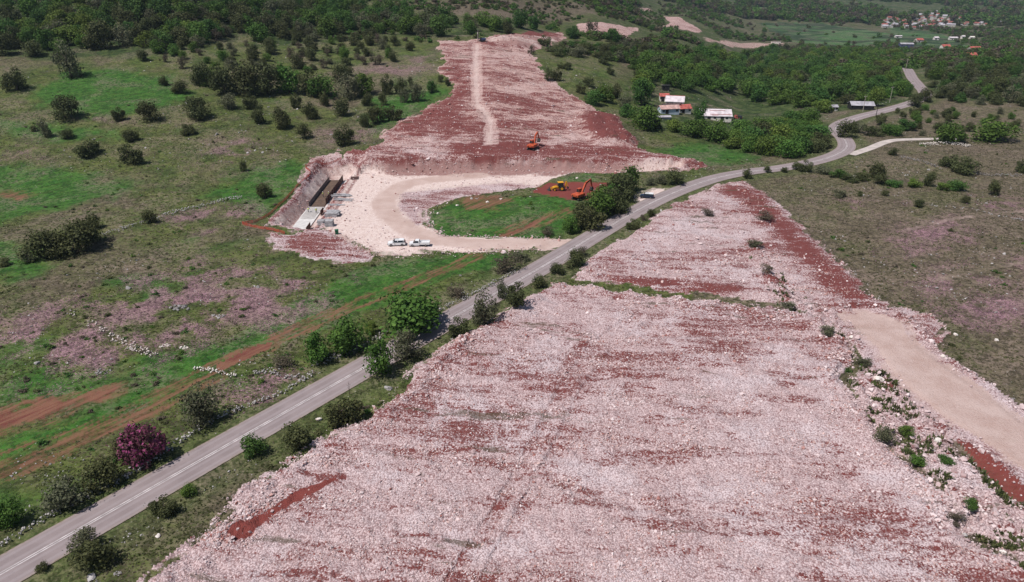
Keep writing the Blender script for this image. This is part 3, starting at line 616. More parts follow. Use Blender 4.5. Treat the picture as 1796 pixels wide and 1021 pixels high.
# near rubble
X, Y = cand(300000, 44, 165, -.65, .95)
k = (field('sA')(X, Y) > -.4) | (field('sB')(X, Y) > -.3)
pr = np.clip(1.0 - field('red')(X, Y) * .62, .2, 1) * (1 - .95 * (field('mud')(X, Y) > .5)) * (field('sHaul')(X, Y) < 0) * (.22 + 1.0 * smooth(.38, .66, fbm(X / 9, Y / 3, 61))) * (field('dR')(X, Y) > 5.5)
k &= RNG.uniform(size=len(X)) < pr; X, Y = X[k], Y[k]
e = np.exp(-((field('sA')(X, Y) - 2.5) / 3.0) ** 2)
size = np.clip(np.exp(RNG.normal(math.log(.135), .46, len(X))) * (Y / 75) ** .6 * (1 + .6 * e) * (.7 + .8 * smooth(.4, .7, fbm(X / 4, Y / 4, 63))), .05, .8)
rr = RNG.uniform(size=len(X)) < .10 + .5 * field('red')(X, Y)
stones('limestone_rubble', 'pale pink broken limestone strewn over the big cleared field', X[~rr], Y[~rr], size[~rr], COLS['pink'], .12, 1)
stones('red_stained_rubble', 'red stained broken stones strewn over the big cleared field', X[rr], Y[rr], size[rr], COLS['red'], .12, 2)
# berm boulders and haul road edge
X, Y = cand(60000, 46, 170, -.1, 1.0); b = np.maximum(field('berm')(X, Y), field('edgeH')(X, Y)); k = (RNG.uniform(size=len(X)) < b * .5) & (field('sHaul')(X, Y) < .2)
X, Y = X[k], Y[k]; size = np.clip(np.exp(RNG.normal(math.log(.34), .5, len(X))) * (Y / 80) ** .4, .1, 1.6)
stones('berm_stones', 'heaped pale boulders along the bank beside the tan haul road', X, Y, size, COLS['pink'], .2, 3)
# edge of the working platform, cut faces, hillside clearing
X, Y = cand(90000, 160, 480, -.45, .4); q = field('sb0')(X, Y); h = field('sHill')(X, Y)
pr = np.exp(-((q + .6) / 1.4) ** 2) * .9 + (field('rub')(X, Y) > .5) * .22 + ((field('wht')(X, Y) > .5) & (field('tan')(X, Y) < .2)) * .12
pr = pr * (field('mud')(X, Y) < .3) * (field('dR')(X, Y) > 5) * (field('sTr')(X, Y) < 0) * (1 - .8 * field('kt')(X, Y))
k = RNG.uniform(size=len(X)) < pr; X, Y = X[k], Y[k]
size = np.clip(np.exp(RNG.normal(math.log(.36), .4, len(X))) * (Y / 210) ** .5, .15, 1.5)
rr = RNG.uniform(size=len(X)) < .15 + .6 * field('red')(X, Y)
stones('platform_rubble', 'whitish crushed stones edging the work platform and hillside cut', X[~rr], Y[~rr], size[~rr], COLS['pink'], .15, 4)
stones('hillside_rubble', 'reddish stones on the hillside clearing', X[rr], Y[rr], size[rr], COLS['red'], .15, 5)
# stones in the grassland
X, Y = cand(14000, 60, 420, -.9, .95); k = (field('rub')(X, Y) < .3) & (field('wht')(X, Y) < .3) & (field('dR')(X, Y) > 4.2) & (field('dS')(X, Y) > 3) & (field('lush')(X, Y) < .5) & (fbm(X / 16, Y / 16, 71) > .54)
X, Y = X[k], Y[k]; stones('field_stones', 'small pale stones scattered through the grassland', X, Y, np.exp(RNG.normal(math.log(.3), .45, len(X))) * (Y / 120) ** .4, COLS['grey'], .05, 6, 'stones')

# ---------------------------------------------------------------- plants
def leaves(seed, n, leaf, lobes=16, bottom=.1, spread=1.0, sparse=0.0, top=1.0):
    r = np.random.default_rng(seed); cs = []; rs = []; lobes = max(6, int(lobes * r.uniform(.85, 1.25)))
    for k in range(lobes):
        for _ in range(40):
            p = r.uniform(-1, 1, 3)
            if p[0] ** 2 + p[1] ** 2 + p[2] ** 2 < 1: break
        z = .38 + p[2] * .40; rad = r.uniform(.11, .26)
        f = math.sqrt(max(.05, 1 - ((z - .30) / .72) ** 2))
        cs.append((p[0] * .36 * f * spread, p[1] * .36 * f * spread, bottom + (top - bottom) * z * .92)); rs.append(rad)
    cs = np.array(cs); rs = np.array(rs); kk = r.integers(0, lobes, n)
    d = r.normal(size=(n, 3)); d /= np.linalg.norm(d, axis=1, keepdims=True)
    rad = rs[kk] * np.where(r.uniform(size=n) < .8, r.uniform(.82, 1.12, n), r.uniform(.3, .9, n))
    p = cs[kk] + d * rad[:, None] * np.array([1, 1, .8]); p[:, 2] = np.abs(p[:, 2] - .02) + .02
    nn = d + r.normal(0, .55, (n, 3)); nn /= np.linalg.norm(nn, axis=1, keepdims=True)
    a = np.cross(nn, r.normal(size=(n, 3))); a /= np.linalg.norm(a, axis=1, keepdims=True); b = np.cross(nn, a)
    stray = r.uniform(size=n) < .07; p[stray] += d[stray] * (r.uniform(.04, .14, stray.sum()))[:, None]
    p[:, :2] *= r.uniform(.93, 1.07, 2); p[:, :2] *= .5 / np.percentile(np.hypot(p[:, 0], p[:, 1]), 94); zl, zh = np.percentile(p[:, 2], 2), np.percentile(p[:, 2], 99); p[:, 2] = np.clip((p[:, 2] - zl) / (zh - zl) * (1 - bottom * .6) + bottom * .6, .0, None)
    s = leaf * r.uniform(.6, 1.4, n)[:, None]
    v = np.stack([p - a * s - b * s * .6, p + a * s - b * s * .7, p + a * s * .8 + b * s * .7, p - a * s * .9 + b * s * .6], 1).reshape(-1, 3)
    f = np.arange(4 * n).reshape(n, 4); lv = np.repeat(np.clip(r.normal(.45, .25, n) + (kk % 3 - 1) * .12, 0, 1), 4)
    return v, f, lv
def trunk_mesh(seed, h=.55, r0=.035, limbs=5):
    r = random.Random(seed); vs = []; fs = []
    def tube(p, q, ra, rb, n=6):
        p, q = Vector(p), Vector(q); d = (q - p).normalized(); a = d.orthogonal().normalized(); b = d.cross(a); o = len(vs)
        for c, rad in ((p, ra), (q, rb)):
            for k in range(n): vs.append(tuple(c + (a * math.cos(6.2832 * k / n) + b * math.sin(6.2832 * k / n)) * rad))
        for k in range(n): fs.append((o + k, o + (k + 1) % n, o + n + (k + 1) % n, o + n + k))
    m = (r.uniform(-.03, .03), r.uniform(-.03, .03), h * .5); t = (r.uniform(-.05, .05), r.uniform(-.05, .05), h)
    tube((0, 0, -.06), m, r0 * 1.3, r0); tube(m, t, r0, r0 * .6)
    for k in range(limbs):
        an = 6.2832 * k / limbs + r.uniform(-.4, .4); L = r.uniform(.2, .34); s = m if k % 2 else t
        q = (s[0] + math.cos(an) * L * .6, s[1] + math.sin(an) * L * .6, s[2] + L * .5); tube(s, q, r0 * .5, r0 * .28, 5)
        tube(q, (q[0] + math.cos(an) * L * .4, q[1] + math.sin(an) * L * .4, q[2] + L * .4), r0 * .28, r0 * .1, 4)
    return vs, fs
CROWN = {}; TRUNK = []
for s in range(4):
    o = link_mesh('trunk', *trunk_mesh(s), M['bark'], link=False); TRUNK.append(o.data)
for kd in LEAF:
    for s in range(5):
        nl, lf, lob, bot = {0: (2600, .027, 16, .04), 1: (2800, .027, 17, .06), 2: (1900, .026, 15, .05), 3: (2400, .025, 16, .14), 4: (1100, .028, 12, .02), 5: (2800, .028, 17, .05), 6: (2600, .028, 16, .06)}[kd]
        v, f, lv = leaves(100 + kd * 10 + s, nl, lf, lob, bot)
        CROWN[kd, s] = link_mesh('crown', v, f, LEAF[kd], {'leaf': ('FLOAT', lv.astype(np.float32))}, link=False).data
def new(name, me, parent):
    o = bpy.data.objects.new(name, me); col.objects.link(o); o.parent = parent; return o
NT_ = [0]
def tree(pos, wd, ht, kind, name, label, cat, group=None):
    NT_[0] += 1
    root = bpy.data.objects.new(name, None); col.objects.link(root); root.empty_display_size = .3
    root.location = pos; root.rotation_euler = (0, 0, random.uniform(0, 6.28)); root.scale = (wd * random.uniform(.95, 1.1), wd * random.uniform(.9, 1.1), ht)
    new('trunk', TRUNK[NT_[0] % 4], root); new('crown', CROWN[kind, random.randrange(5)], root)
    return tag(root, label, cat, group)
ORD = ['first', 'second', 'third', 'fourth', 'fifth', 'sixth', 'seventh', 'eighth', 'ninth', 'tenth', 'eleventh', 'twelfth', 'thirteenth', 'fourteenth', 'fifteenth', 'sixteenth', 'seventeenth', 'eighteenth', 'nineteenth', 'twentieth',
       'twenty-first', 'twenty-second', 'twenty-third', 'twenty-fourth', 'twenty-fifth', 'twenty-sixth', 'twenty-seventh', 'twenty-eighth', 'twenty-ninth', 'thirtieth', 'thirty-first', 'thirty-second', 'thirty-third', 'thirty-fourth', 'thirty-fifth', 'thirty-sixth', 'thirty-seventh', 'thirty-eighth', 'thirty-ninth', 'fortieth']
LOOK = {0: 'dark olive', 1: 'leafy green', 2: 'grey green', 3: 'magenta flowering', 4: 'brownish twiggy', 5: 'deep green', 6: 'yellow green'}
def traced(lst, where, group, name='oak_bush', cat='bush', special={}):
    pts = GG([(t[0], t[1]) for t in lst]); order = sorted(range(len(lst)), key=lambda i: lst[i][0])
    for rank, i in enumerate(order):
        x, y, wp, hp, kd = lst[i]; g = pts[i]; s = ppm(g)
        lab = special.get(i) or f'{LOOK[kd]} {cat}, {ORD[rank]} from left {where}'
        tree((g[0], g[1], g[2] - .05), wp / s * .99, hp / s * 1.0, kd, name, lab, cat, group)
verge_l = [(20, 918, 52, 52, 1), (125, 888, 78, 60, 2), (180, 855, 66, 54, 0), (262, 810, 80, 78, 3), (232, 814, 45, 58, 0), (355, 744, 66, 68, 2), (558, 635, 46, 52, 1), (613, 617, 68, 63, 1), (652, 585, 26, 24, 6), (715, 573, 120, 70, 1),
           (803, 520, 36, 22, 4), (885, 474, 50, 28, 4), (912, 458, 32, 18, 2), (500, 640, 40, 20, 4)]
traced(verge_l, 'along the left verge of the asphalt road', 'shrubs on the left road verge', 'verge_tree', 'tree',
       {3: 'magenta flowering tree beside the stone wall left of the road', 9: 'widest leafy green tree on the left verge of the asphalt road'})
verge_r = [(668, 656, 50, 60, 1), (712, 630, 54, 56, 2), (605, 744, 60, 54, 0), (527, 785, 52, 46, 0), (450, 797, 42, 38, 5), (290, 900, 46, 32, 0), (332, 868, 28, 20, 1), (150, 962, 50, 44, 2), (168, 990, 66, 50, 0), (76, 1000, 22, 18, 0),
           (805, 588, 34, 34, 0), (850, 568, 50, 62, 2), (882, 524, 26, 34, 2), (905, 534, 46, 40, 0), (945, 503, 28, 22, 0), (978, 480, 26, 18, 0), (1006, 467, 34, 30, 0), (1022, 447, 18, 16, 4), (1110, 402, 24, 18, 0), (1141, 380, 16, 14, 0), (1128, 387, 16, 10, 4)]
traced(verge_r, 'along the right verge of the asphalt road', 'shrubs on the right road verge', 'verge_shrub', 'shrub')
thicket = [(1003, 410, 28, 30, 1), (1032, 402, 52, 42, 0), (1050, 378, 58, 48, 1), (1075, 372, 50, 42, 0), (1088, 350, 46, 44, 0), (1106, 336, 34, 44, 5), (1096, 340, 46, 34, 0), (1186, 323, 36, 26, 0), (1062, 358, 40, 36, 1), (1023, 388, 36, 34, 0), (960, 412, 26, 16, 4), (1160, 322, 22, 16, 2), (1140, 325, 20, 14, 2)]
traced(thicket, 'in the thicket between green field and asphalt road', 'roadside thicket', 'thicket_tree', 'tree')
pasture = [(30, 158, 38, 36, 0), (125, 136, 42, 58, 2), (115, 208, 50, 38, 0), (158, 273, 42, 28, 0), (232, 287, 40, 34, 0), (263, 213, 36, 34, 0), (210, 212, 22, 24, 0), (348, 207, 44, 36, 0), (317, 164, 28, 22, 0), (355, 151, 34, 38, 0), (288, 150, 18, 16, 0),
           (80, 241, 22, 32, 2), (120, 242, 26, 16, 0), (232, 247, 28, 20, 0), (330, 236, 26, 18, 0), (466, 347, 26, 26, 0), (265, 391, 22, 24, 0), (427, 300, 12, 18, 0), (168, 400, 20, 25, 0), (60, 230, 14, 10, 0), (10, 465, 22, 12, 0)]
traced(pasture, 'among the lone bushes on the left pasture', 'lone bushes on the left pasture')
traced([(72, 452, 58, 48, 0), (98, 450, 55, 44, 0), (138, 440, 66, 52, 0), (160, 424, 40, 44, 0), (50, 460, 24, 22, 2)], 'in the long dark clump beside the old stone wall', 'dark clump on the left pasture')
band = [(535, 243, 26, 26, 0), (605, 255, 34, 36, 0), (495, 225, 30, 36, 0), (455, 215, 30, 30, 0), (545, 208, 30, 28, 0), (602, 203, 28, 30, 0), (640, 223, 24, 24, 0), (662, 216, 32, 30, 0), (690, 211, 28, 26, 0), (520, 190, 18, 26, 0), (570, 186, 18, 24, 0), (645, 186, 20, 22, 0),
        (672, 185, 16, 22, 0), (710, 180, 20, 28, 2), (732, 178, 24, 34, 2), (703, 163, 22, 26, 0), (680, 166, 20, 34, 0), (757, 163, 20, 20, 5), (786, 151, 10, 13, 0), (773, 144, 10, 12, 0), (720, 151, 10, 16, 0), (597, 143, 26, 30, 0), (612, 134, 18, 18, 0)]
traced(band, 'among bushes just left of the hillside clearing', 'bushes left of the hillside clearing')
traced([(395, 166, 46, 46, 0), (430, 166, 50, 52, 0), (470, 165, 52, 50, 0), (507, 162, 48, 46, 1), (548, 168, 46, 44, 0), (565, 170, 46, 36, 1), (612, 172, 44, 42, 2), (640, 166, 36, 36, 6), (400, 190, 30, 26, 2), (440, 190, 26, 24, 0), (370, 150, 36, 30, 6)], 'in the oak row across the upper pasture', 'oak row on the upper pasture', 'oak_tree', 'tree')
meadow = [(1665, 248, 52, 34, 1), (1735, 247, 72, 34, 1), (1480, 240, 32, 28, 0), (1502, 232, 26, 20, 2), (1412, 301, 24, 20, 0), (1440, 304, 30, 14, 2), (1470, 312, 32, 14, 5), (1535, 311, 28, 26, 0), (1512, 316, 28, 14, 0), (1545, 323, 26, 18, 0), (1628, 327, 18, 26, 0), (1602, 328, 24, 16, 6), (1690, 303, 42, 26, 0),
          (1665, 293, 32, 22, 0), (1790, 303, 18, 24, 0), (1743, 342, 22, 26, 0), (1680, 334, 32, 18, 5), (1652, 334, 22, 14, 6), (1612, 363, 19, 14, 0), (1692, 356, 14, 13, 0), (1470, 345, 26, 14, 2), (1552, 343, 13, 10, 0), (1508, 343, 12, 8, 0), (1660, 206, 22, 16, 0), (1600, 201, 12, 14, 0), (1566, 272, 16, 13, 0),
          (1396, 298, 15, 14, 0), (1310, 313, 18, 18, 0), (1346, 303, 13, 12, 0), (1560, 236, 40, 18, 1), (1530, 238, 32, 16, 0), (1585, 228, 34, 18, 5), (1375, 302, 12, 9, 0), (1490, 318, 30, 12, 0), (1570, 327, 26, 12, 5)]
traced(meadow, 'on the open meadow right of the road', 'bushes on the right meadow')
slope = [(1043, 183, 34, 24, 5), (1062, 178, 30, 30, 1), (1018, 164, 18, 18, 0), (1032, 152, 20, 16, 0), (1078, 172, 26, 24, 0), (962, 140, 18, 20, 0), (977, 142, 16, 22, 0), (985, 120, 14, 10, 0), (995, 122, 16, 12, 0), (955, 81, 22, 18, 0), (932, 95, 14, 16, 4), (1125, 185, 36, 42, 5), (1095, 190, 26, 24, 2), (1130, 225, 50, 40, 1),
         (1100, 205, 30, 22, 5), (1035, 65, 24, 28, 4), (1072, 74, 30, 22, 5), (1005, 68, 20, 20, 5), (1010, 98, 36, 18, 2), (975, 97, 30, 14, 0), (1090, 100, 26, 18, 0), (1110, 112, 20, 16, 0), (1060, 112, 24, 16, 0), (1145, 110, 30, 20, 5), (1180, 120, 30, 20, 0), (1070, 130, 18, 12, 0), (1118, 135, 16, 14, 0), (1150, 130, 24, 20, 1)]
traced(slope, 'on the slope right of the hillside clearing', 'bushes right of the hillside clearing')
traced([(1552, 775, 40, 30, 2), (1590, 762, 26, 18, 6), (1610, 816, 26, 18, 1), (1660, 812, 26, 12, 5), (1700, 892, 26, 20, 5), (1676, 916, 34, 20, 4), (1340, 385, 32, 16, 4), (1240, 378, 26, 12, 4), (1325, 432, 26, 12, 2), (1345, 475, 26, 12, 4), (1380, 540, 30, 12, 2), (1450, 585, 26, 14, 2), (1515, 640, 26, 16, 2)],
       'along the stony bank beside the rubble fields', 'scrub on the stony bank', 'bank_scrub', 'scrub')
# woods: individuals without anything that tells them apart
def wood(n, polypx, wm, kinds, name, label, cat, group, seed, dens=.5, hr=(.75, 1.05)):
    r = np.random.default_rng(seed); pp = np.array(polypx, float); lo, hi = pp.min(0), pp.max(0); q = r.uniform(lo, hi, (n * 14, 2))
    ins = sdist(pp, q[:, 0], q[:, 1], 1e4) > 0; q = q[ins]; g = GG(q); kept = []
    for k_ in range(len(g)):
        wd = r.uniform(*wm); x, y, z = g[k_]
        if any((x - a) ** 2 + (y - b) ** 2 < (dens * (wd + c)) ** 2 for a, b, c in kept): continue
        if float(ldist(ROAD, np.array([x]), np.array([y]))[0]) < wd * .5 + 3.2 or sdist(HILLC, np.array([x]), np.array([y]))[0] > -wd * .4: continue
        if float(ldist(SIDE, np.array([x]), np.array([y]))[0]) < wd * .5 + 1.5: continue
        if any((x - a) ** 2 + (y - b) ** 2 < (c + wd * .5) ** 2 for a, b, c in KEEP): continue
        kd = int(r.choice(kinds)); fx = (q[k_][0] - lo[0]) / (hi[0] - lo[0]); fy = (q[k_][1] - lo[1]) / (hi[1] - lo[1])
        part = ['back', 'middle', 'front'][min(2, int(fy * 3))] + ' ' + ['far left', 'left', 'centre', 'right', 'far right'][min(4, int(fx * 5))]
        kept.append((x, y, wd)); tree((x, y, z - .1), wd, wd * r.uniform(*hr), kd, name, f'{LOOK[kd]} {cat} in the {part} of {label}', cat, group)
        if len(kept) >= n: break
KEEP = [(*GG([(x, y)])[0][:2], r_) for x, y, r_ in ((1250, 206, 11), (1235, 212, 9), (1268, 212, 9), (1282, 206, 7), (1178, 188, 8), (1180, 200, 8), (1200, 194, 6), (1505, 190, 9), (1460, 190, 5), (1161, 158, 4), (1330, 200, 13), (1355, 200, 10), (1195, 212, 6), (1300, 207, 6), (1180, 206, 7), (1180, 216, 6), (1250, 219, 8), (1270, 218, 7), (1236, 222, 5))]
wood(95, [(1112, 215), (1200, 240), (1330, 272), (1400, 276), (1448, 268), (1440, 240), (1440, 215), (1400, 212), (1330, 230), (1290, 234), (1200, 232), (1130, 217)], (6.5, 11), [1, 1, 1, 5, 0, 6], 'wood_tree', 'the wood below the farm', 'tree', 'wood in front of the farm', 1, .36, (.5, .75))
wood(270, [(1340, 182), (1300, 168), (1215, 158), (1110, 172), (1105, 125), (1250, 92), (1400, 86), (1580, 100), (1584, 150), (1590, 172), (1540, 180), (1470, 196), (1420, 200), (1370, 194)], (7.5, 12.5), [1, 1, 5, 5, 0, 6, 1], 'wood_tree', 'the wood behind the farm', 'tree', 'wood behind the farm', 2, .37, (.6, .85))
wood(120, [(1625, 100), (1850, 110), (1850, 190), (1650, 180), (1618, 130)], (5, 9), [0, 0, 1, 5, 2], 'scrub_tree', 'the scrub below the village', 'bush', 'scrub below the village', 3, .36)
wood(130, [(-80, 4), (450, 2), (450, 52), (300, 92), (220, 85), (100, 98), (-80, 105)], (7.5, 13), [0, 1, 5, 1, 0, 2, 6], 'hill_tree', 'the upper left hill wood', 'tree', 'wood on the upper left hill', 4, .4)
wood(110, [(450, 6), (620, 12), (800, 40), (955, 52), (960, 60), (850, 61), (740, 64), (640, 60), (450, 78)], (7, 12.5), [1, 5, 5, 1, 0, 2], 'hill_tree', 'the wood above the hillside clearing', 'tree', 'wood above the hillside clearing', 5, .38)
wood(95, [(250, 60), (450, 52), (640, 62), (745, 84), (690, 110), (520, 130), (330, 122), (250, 108)], (3.5, 7), [0, 0, 0, 2, 1, 4], 'scrub_bush', 'the scrub on the upper left hill', 'bush', 'scrub on the upper left hill', 6, .6)
wood(55, [(1000, 100), (1110, 110), (1220, 90), (1120, 80), (1000, 82), (970, 90)], (3.5, 7), [0, 0, 5, 2], 'scrub_bush', 'the scrub right of the hillside clearing', 'bush', 'scrub on the right hill shoulder', 7)
wood(40, [(1460, 215), (1620, 190), (1780, 200), (1790, 225), (1600, 240), (1500, 235)], (2, 4.5), [0, 0, 2, 1], 'meadow_shrub', 'the far right meadow', 'shrub', 'small shrubs on the far right meadow', 8, .9)
# far scrub and woods reading as one mass
farc = []
for kd in (0, 1, 5, 4):
    for s in range(2):
        v, f, lv = leaves(300 + kd * 7 + s, 260, .075, 9, .0); farc.append(link_mesh('far_crown', v, f, LEAF[kd], {'leaf': ('FLOAT', lv.astype(np.float32))}, link=False))
FARC = make_coll('far_crowns', farc)
def farwood(name, label, X, Y, size, cat='wood', hr=.85, seed=0):
    r = np.random.default_rng(seed); n = len(X); s = np.stack([size, size, size * hr * r.uniform(.8, 1.2, n)], 1); rot = np.stack([np.zeros(n), np.zeros(n), r.uniform(0, 6.28, n)], 1)
    scatter(name, label, cat, np.stack([X, Y, H(X, Y) - .2], 1), s, rot, FARC, seed)
X, Y = cand(9000, 430, 1100, -.5, .24); k = (field('sHill')(X, Y) < -3) & (field('rub')(X, Y) < .3) & (RNG.uniform(size=len(X)) < smooth(.36, .58, fbm(X / 45, Y / 45, 81))) & (X / Y < .22) & (sdist(D2, X, Y) < -14)
farwood('hillside_scrub', 'dark scrub dotted over the pale hillside behind the clearing', X[k], Y[k], RNG.uniform(2.2, 5, k.sum()), 'scrub', .6, seed=1)
X, Y = cand(16000, 520, 1500, .1, .95); k = (field('rub')(X, Y) < .3) & (RNG.uniform(size=len(X)) < smooth(.40, .60, fbm(X / 70, Y / 70, 83))) & ((field('fld')(X, Y) < .4) | (RNG.uniform(size=len(X)) < .05)) & (sdist(D2, X, Y) < -25) & (sdist(D3, X, Y) < -30) & (sdist(D5, X, Y) < -12)
farwood('valley_wood', 'trees and hedges spread across the far valley floor', X[k], Y[k], RNG.uniform(4, 8.5, k.sum()), hr=.65, seed=2)
X, Y = cand(16000, 1400, 3200, .1, .95); k = RNG.uniform(size=len(X)) < smooth(.34, .55, fbm(X / 160, Y / 160, 85))
farwood('mountain_wood', 'dark wood covering the far mountain foot', X[k], Y[k], RNG.uniform(8, 16, k.sum()), seed=3)
X, Y = cand(2600, 75, 420, -.85, .95); k = (field('rub')(X, Y) < .2) & (field('wht')(X, Y) < .2) & (field('dR')(X, Y) > 7) & (field('dS')(X, Y) > 4) & (field('soil')(X, Y) < .3) & (field('mud')(X, Y) < .3) & (fbm(X / 25, Y / 25, 87) > .5) & (field('tan')(X, Y) < .2) & (field('sb0')(X, Y) < -4)
farwood('low_shrubs', 'tiny dark shrubs dotted over the pastures and meadow', X[k], Y[k], RNG.uniform(.5, 1.5, k.sum()), 'shrubs', .55, 4)
# low ground cover
def tuft(seed, m, n=10, hh=1.0):
    r = np.random.default_rng(seed); v = []; f = []
    for k_ in range(n):
        a = r.uniform(0, 6.28); c = r.uniform(-.3, .3, 2); t = c + np.array([math.cos(a), math.sin(a)]) * r.uniform(.1, .4); w_ = np.array([-math.sin(a), math.cos(a)]) * .13; z = r.uniform(.5, 1) * hh; o = len(v)
        v += [(c[0] - w_[0], c[1] - w_[1], -.05), (c[0] + w_[0], c[1] + w_[1], -.05), (t[0] + w_[0] * .4, t[1] + w_[1] * .4, z), (t[0] - w_[0] * .4, t[1] - w_[1] * .4, z)]; f.append((o, o + 1, o + 2, o + 3))
    return link_mesh('tuft', np.array(v), np.array(f), m, {'leaf': ('FLOAT', np.repeat(r.uniform(0, 1, n), 4).astype(np.float32))}, link=False)
GR = leaf_mat('grass_blades', (.060, .078, .024), (.140, .145, .060), obj_var=.5, trans=.4); DR = leaf_mat('dry_blades', (.11, .094, .058), (.24, .19, .14), obj_var=.5, trans=.4); PU = leaf_mat('pink_flower_heads', (.17, .12, .11), (.46, .27, .36), obj_var=.5, trans=.4); YE = leaf_mat('pale_flower_heads', (.11, .14, .045), (.46, .46, .28), obj_var=.5, trans=.4)
TUFTS = {'g': make_coll('grass_tufts', [tuft(s, GR) for s in range(4)]), 'd': make_coll('dry_tufts', [tuft(s + 9, DR) for s in range(4)]), 'p': make_coll('flower_tufts', [tuft(s + 19, PU) for s in range(3)]), 'y': make_coll('verge_tufts', [tuft(s + 29, YE) for s in range(3)])}
def cover(name, label, X, Y, size, coll, cat, seed):
    r = np.random.default_rng(seed); n = len(X); s = np.stack([size, size, size * r.uniform(.3, .7, n)], 1); rot = np.stack([np.zeros(n), np.zeros(n), r.uniform(0, 6.28, n)], 1)
    scatter(name, label, cat, np.stack([X, Y, H(X, Y)], 1), s, rot, coll, seed)
X, Y = cand(120000, 60, 300, -.85, .95); ok = (field('rub')(X, Y) < .35) & (field('wht')(X, Y) < .35) & (field('tan')(X, Y) < .3) & (field('dR')(X, Y) > ROADW / 2 + .7) & (field('dS')(X, Y) > 2.6) & (field('soil')(X, Y) < .4) & (field('mud')(X, Y) < .4)
pv = field('pur')(X, Y); vg = field('dR')(X, Y) < 8; u = RNG.uniform(size=len(X)); lu = field('lush')(X, Y)
kp = ok & (u < pv * .9); ky = ok & vg & (u < .35) & ~kp; kg = ok & ~kp & ~ky & (lu < .6) & (fbm(X / 9, Y / 9, 91) > .5) & (u < .8); kd_ = ok & ~kp & ~ky & ~kg & (lu < .4) & (u < .5)
sz = lambda k: RNG.uniform(.16, .42, k.sum()) * (Y[k] / 90) ** .35
cover('grass_cover', 'olive grass tufts growing across the grassland', X[kg], Y[kg], sz(kg), TUFTS['g'], 'grass', 11)
cover('dry_grass_cover', 'dry brownish grass tufts across the grassland', X[kd_], Y[kd_], sz(kd_), TUFTS['d'], 'grass', 12)
cover('flower_cover', 'mauve flowering ground cover in the pastures', X[kp], Y[kp], sz(kp) * .9, TUFTS['p'], 'flowers', 13)
cover('verge_cover', 'pale flowering weeds along the road verges', X[ky], Y[ky], sz(ky), TUFTS['y'], 'weeds', 14)
X, Y = cand(26000, 46, 170, 0, 1.0); k = (field('berm')(X, Y) > .5) & (field('sHaul')(X, Y) < -.5) & (fbm(X / 4, Y / 4, 95) > .58)
cover('bank_weeds', 'dark weeds growing between the bank boulders', X[k], Y[k], RNG.uniform(.5, 1.3, k.sum()), TUFTS['g'], 'weeds', 15)
#PART2
# ---------------------------------------------------------------- mesh kit
class MB:
    def __init__(s): s.v = []; s.f = []
    def add(s, v, f):
        o = len(s.v); s.v += [tuple(p) for p in v]; s.f += [tuple(o + i for i in q) for q in f]; return s
    def frus(s, x0, x1, X0, X1, w0, w1, z0, z1, cy=0):
        v = [(x0, cy - w0 / 2, z0), (x1, cy - w0 / 2, z0), (x1, cy + w0 / 2, z0), (x0, cy + w0 / 2, z0), (X0, cy - w1 / 2, z1), (X1, cy - w1 / 2, z1), (X1, cy + w1 / 2, z1), (X0, cy + w1 / 2, z1)]
        return s.add(v, [(3, 2, 1, 0), (4, 5, 6, 7), (0, 1, 5, 4), (1, 2, 6, 5), (2, 3, 7, 6), (3, 0, 4, 7)])
    def box(s, c, d, rz=0, ry=0):
        M_ = Matrix.Rotation(rz, 3, 'Z') @ Matrix.Rotation(ry, 3, 'Y'); v = []
        for z in (-.5, .5):
            for x, y in ((-.5, -.5), (.5, -.5), (.5, .5), (-.5, .5)): v.append(M_ @ Vector((x * d[0], y * d[1], z * d[2])) + Vector(c))
        return s.add(v, [(3, 2, 1, 0), (4, 5, 6, 7), (0, 1, 5, 4), (1, 2, 6, 5), (2, 3, 7, 6), (3, 0, 4, 7)])
    def prism(s, prof, y0, y1):
        n = len(prof); v = [(x, y0, z) for x, z in prof] + [(x, y1, z) for x, z in prof]
        return s.add(v, [tuple(range(n)), tuple(range(2 * n - 1, n - 1, -1))] + [(k, n + k, n + (k + 1) % n, (k + 1) % n) for k in range(n)])
    def cyl(s, p, q, r, n=14, r2=None):
        p, q = Vector(p), Vector(q); d = (q - p).normalized(); a = d.orthogonal().normalized(); b = d.cross(a); r2 = r if r2 is None else r2
        v = [p + (a * math.cos(6.28318 * k / n) + b * math.sin(6.28318 * k / n)) * r for k in range(n)] + [q + (a * math.cos(6.28318 * k / n) + b * math.sin(6.28318 * k / n)) * r2 for k in range(n)]
        return s.add(v, [tuple(range(n - 1, -1, -1)), tuple(range(n, 2 * n))] + [(k, (k + 1) % n, n + (k + 1) % n, n + k) for k in range(n)])
    def build(s, name, m, parent=None, bevel=0.0, loc=None):
        me = bpy.data.meshes.new(name); me.from_pydata(s.v, [], s.f); me.update(); me.materials.append(m)
        bm = bmesh.new(); bm.from_mesh(me); bmesh.ops.recalc_face_normals(bm, faces=bm.faces)
        if bevel: bmesh.ops.bevel(bm, geom=list(bm.edges), offset=bevel, segments=2, affect='EDGES', clamp_overlap=True)
        bm.to_mesh(me); bm.free()
        o = bpy.data.objects.new(name, me); col.objects.link(o)
        if parent: o.parent = parent
        if loc: o.location = loc
        return o
def thing(name, label, cat, loc, rz=0, group=None, scale=1.0):
    o = bpy.data.objects.new(name, None); col.objects.link(o); o.location = loc; o.rotation_euler = (0, 0, rz); o.scale = (scale,) * 3; o.empty_display_size = .3
    return tag(o, label, cat, group)
def wheels(t, xs, y, r, w):
    for x in xs:
        for s in (-1, 1):
            wl = MB().cyl((x, s * (y - w / 2), r), (x, s * (y + w / 2), r), r, 18).build('wheel', M['tyre'], t, .03)
            MB().cyl((x, s * (y + w / 2 - .02), r), (x, s * (y + w / 2 + .015), r), r * .55, 12).build('rim', M['steel'], wl)

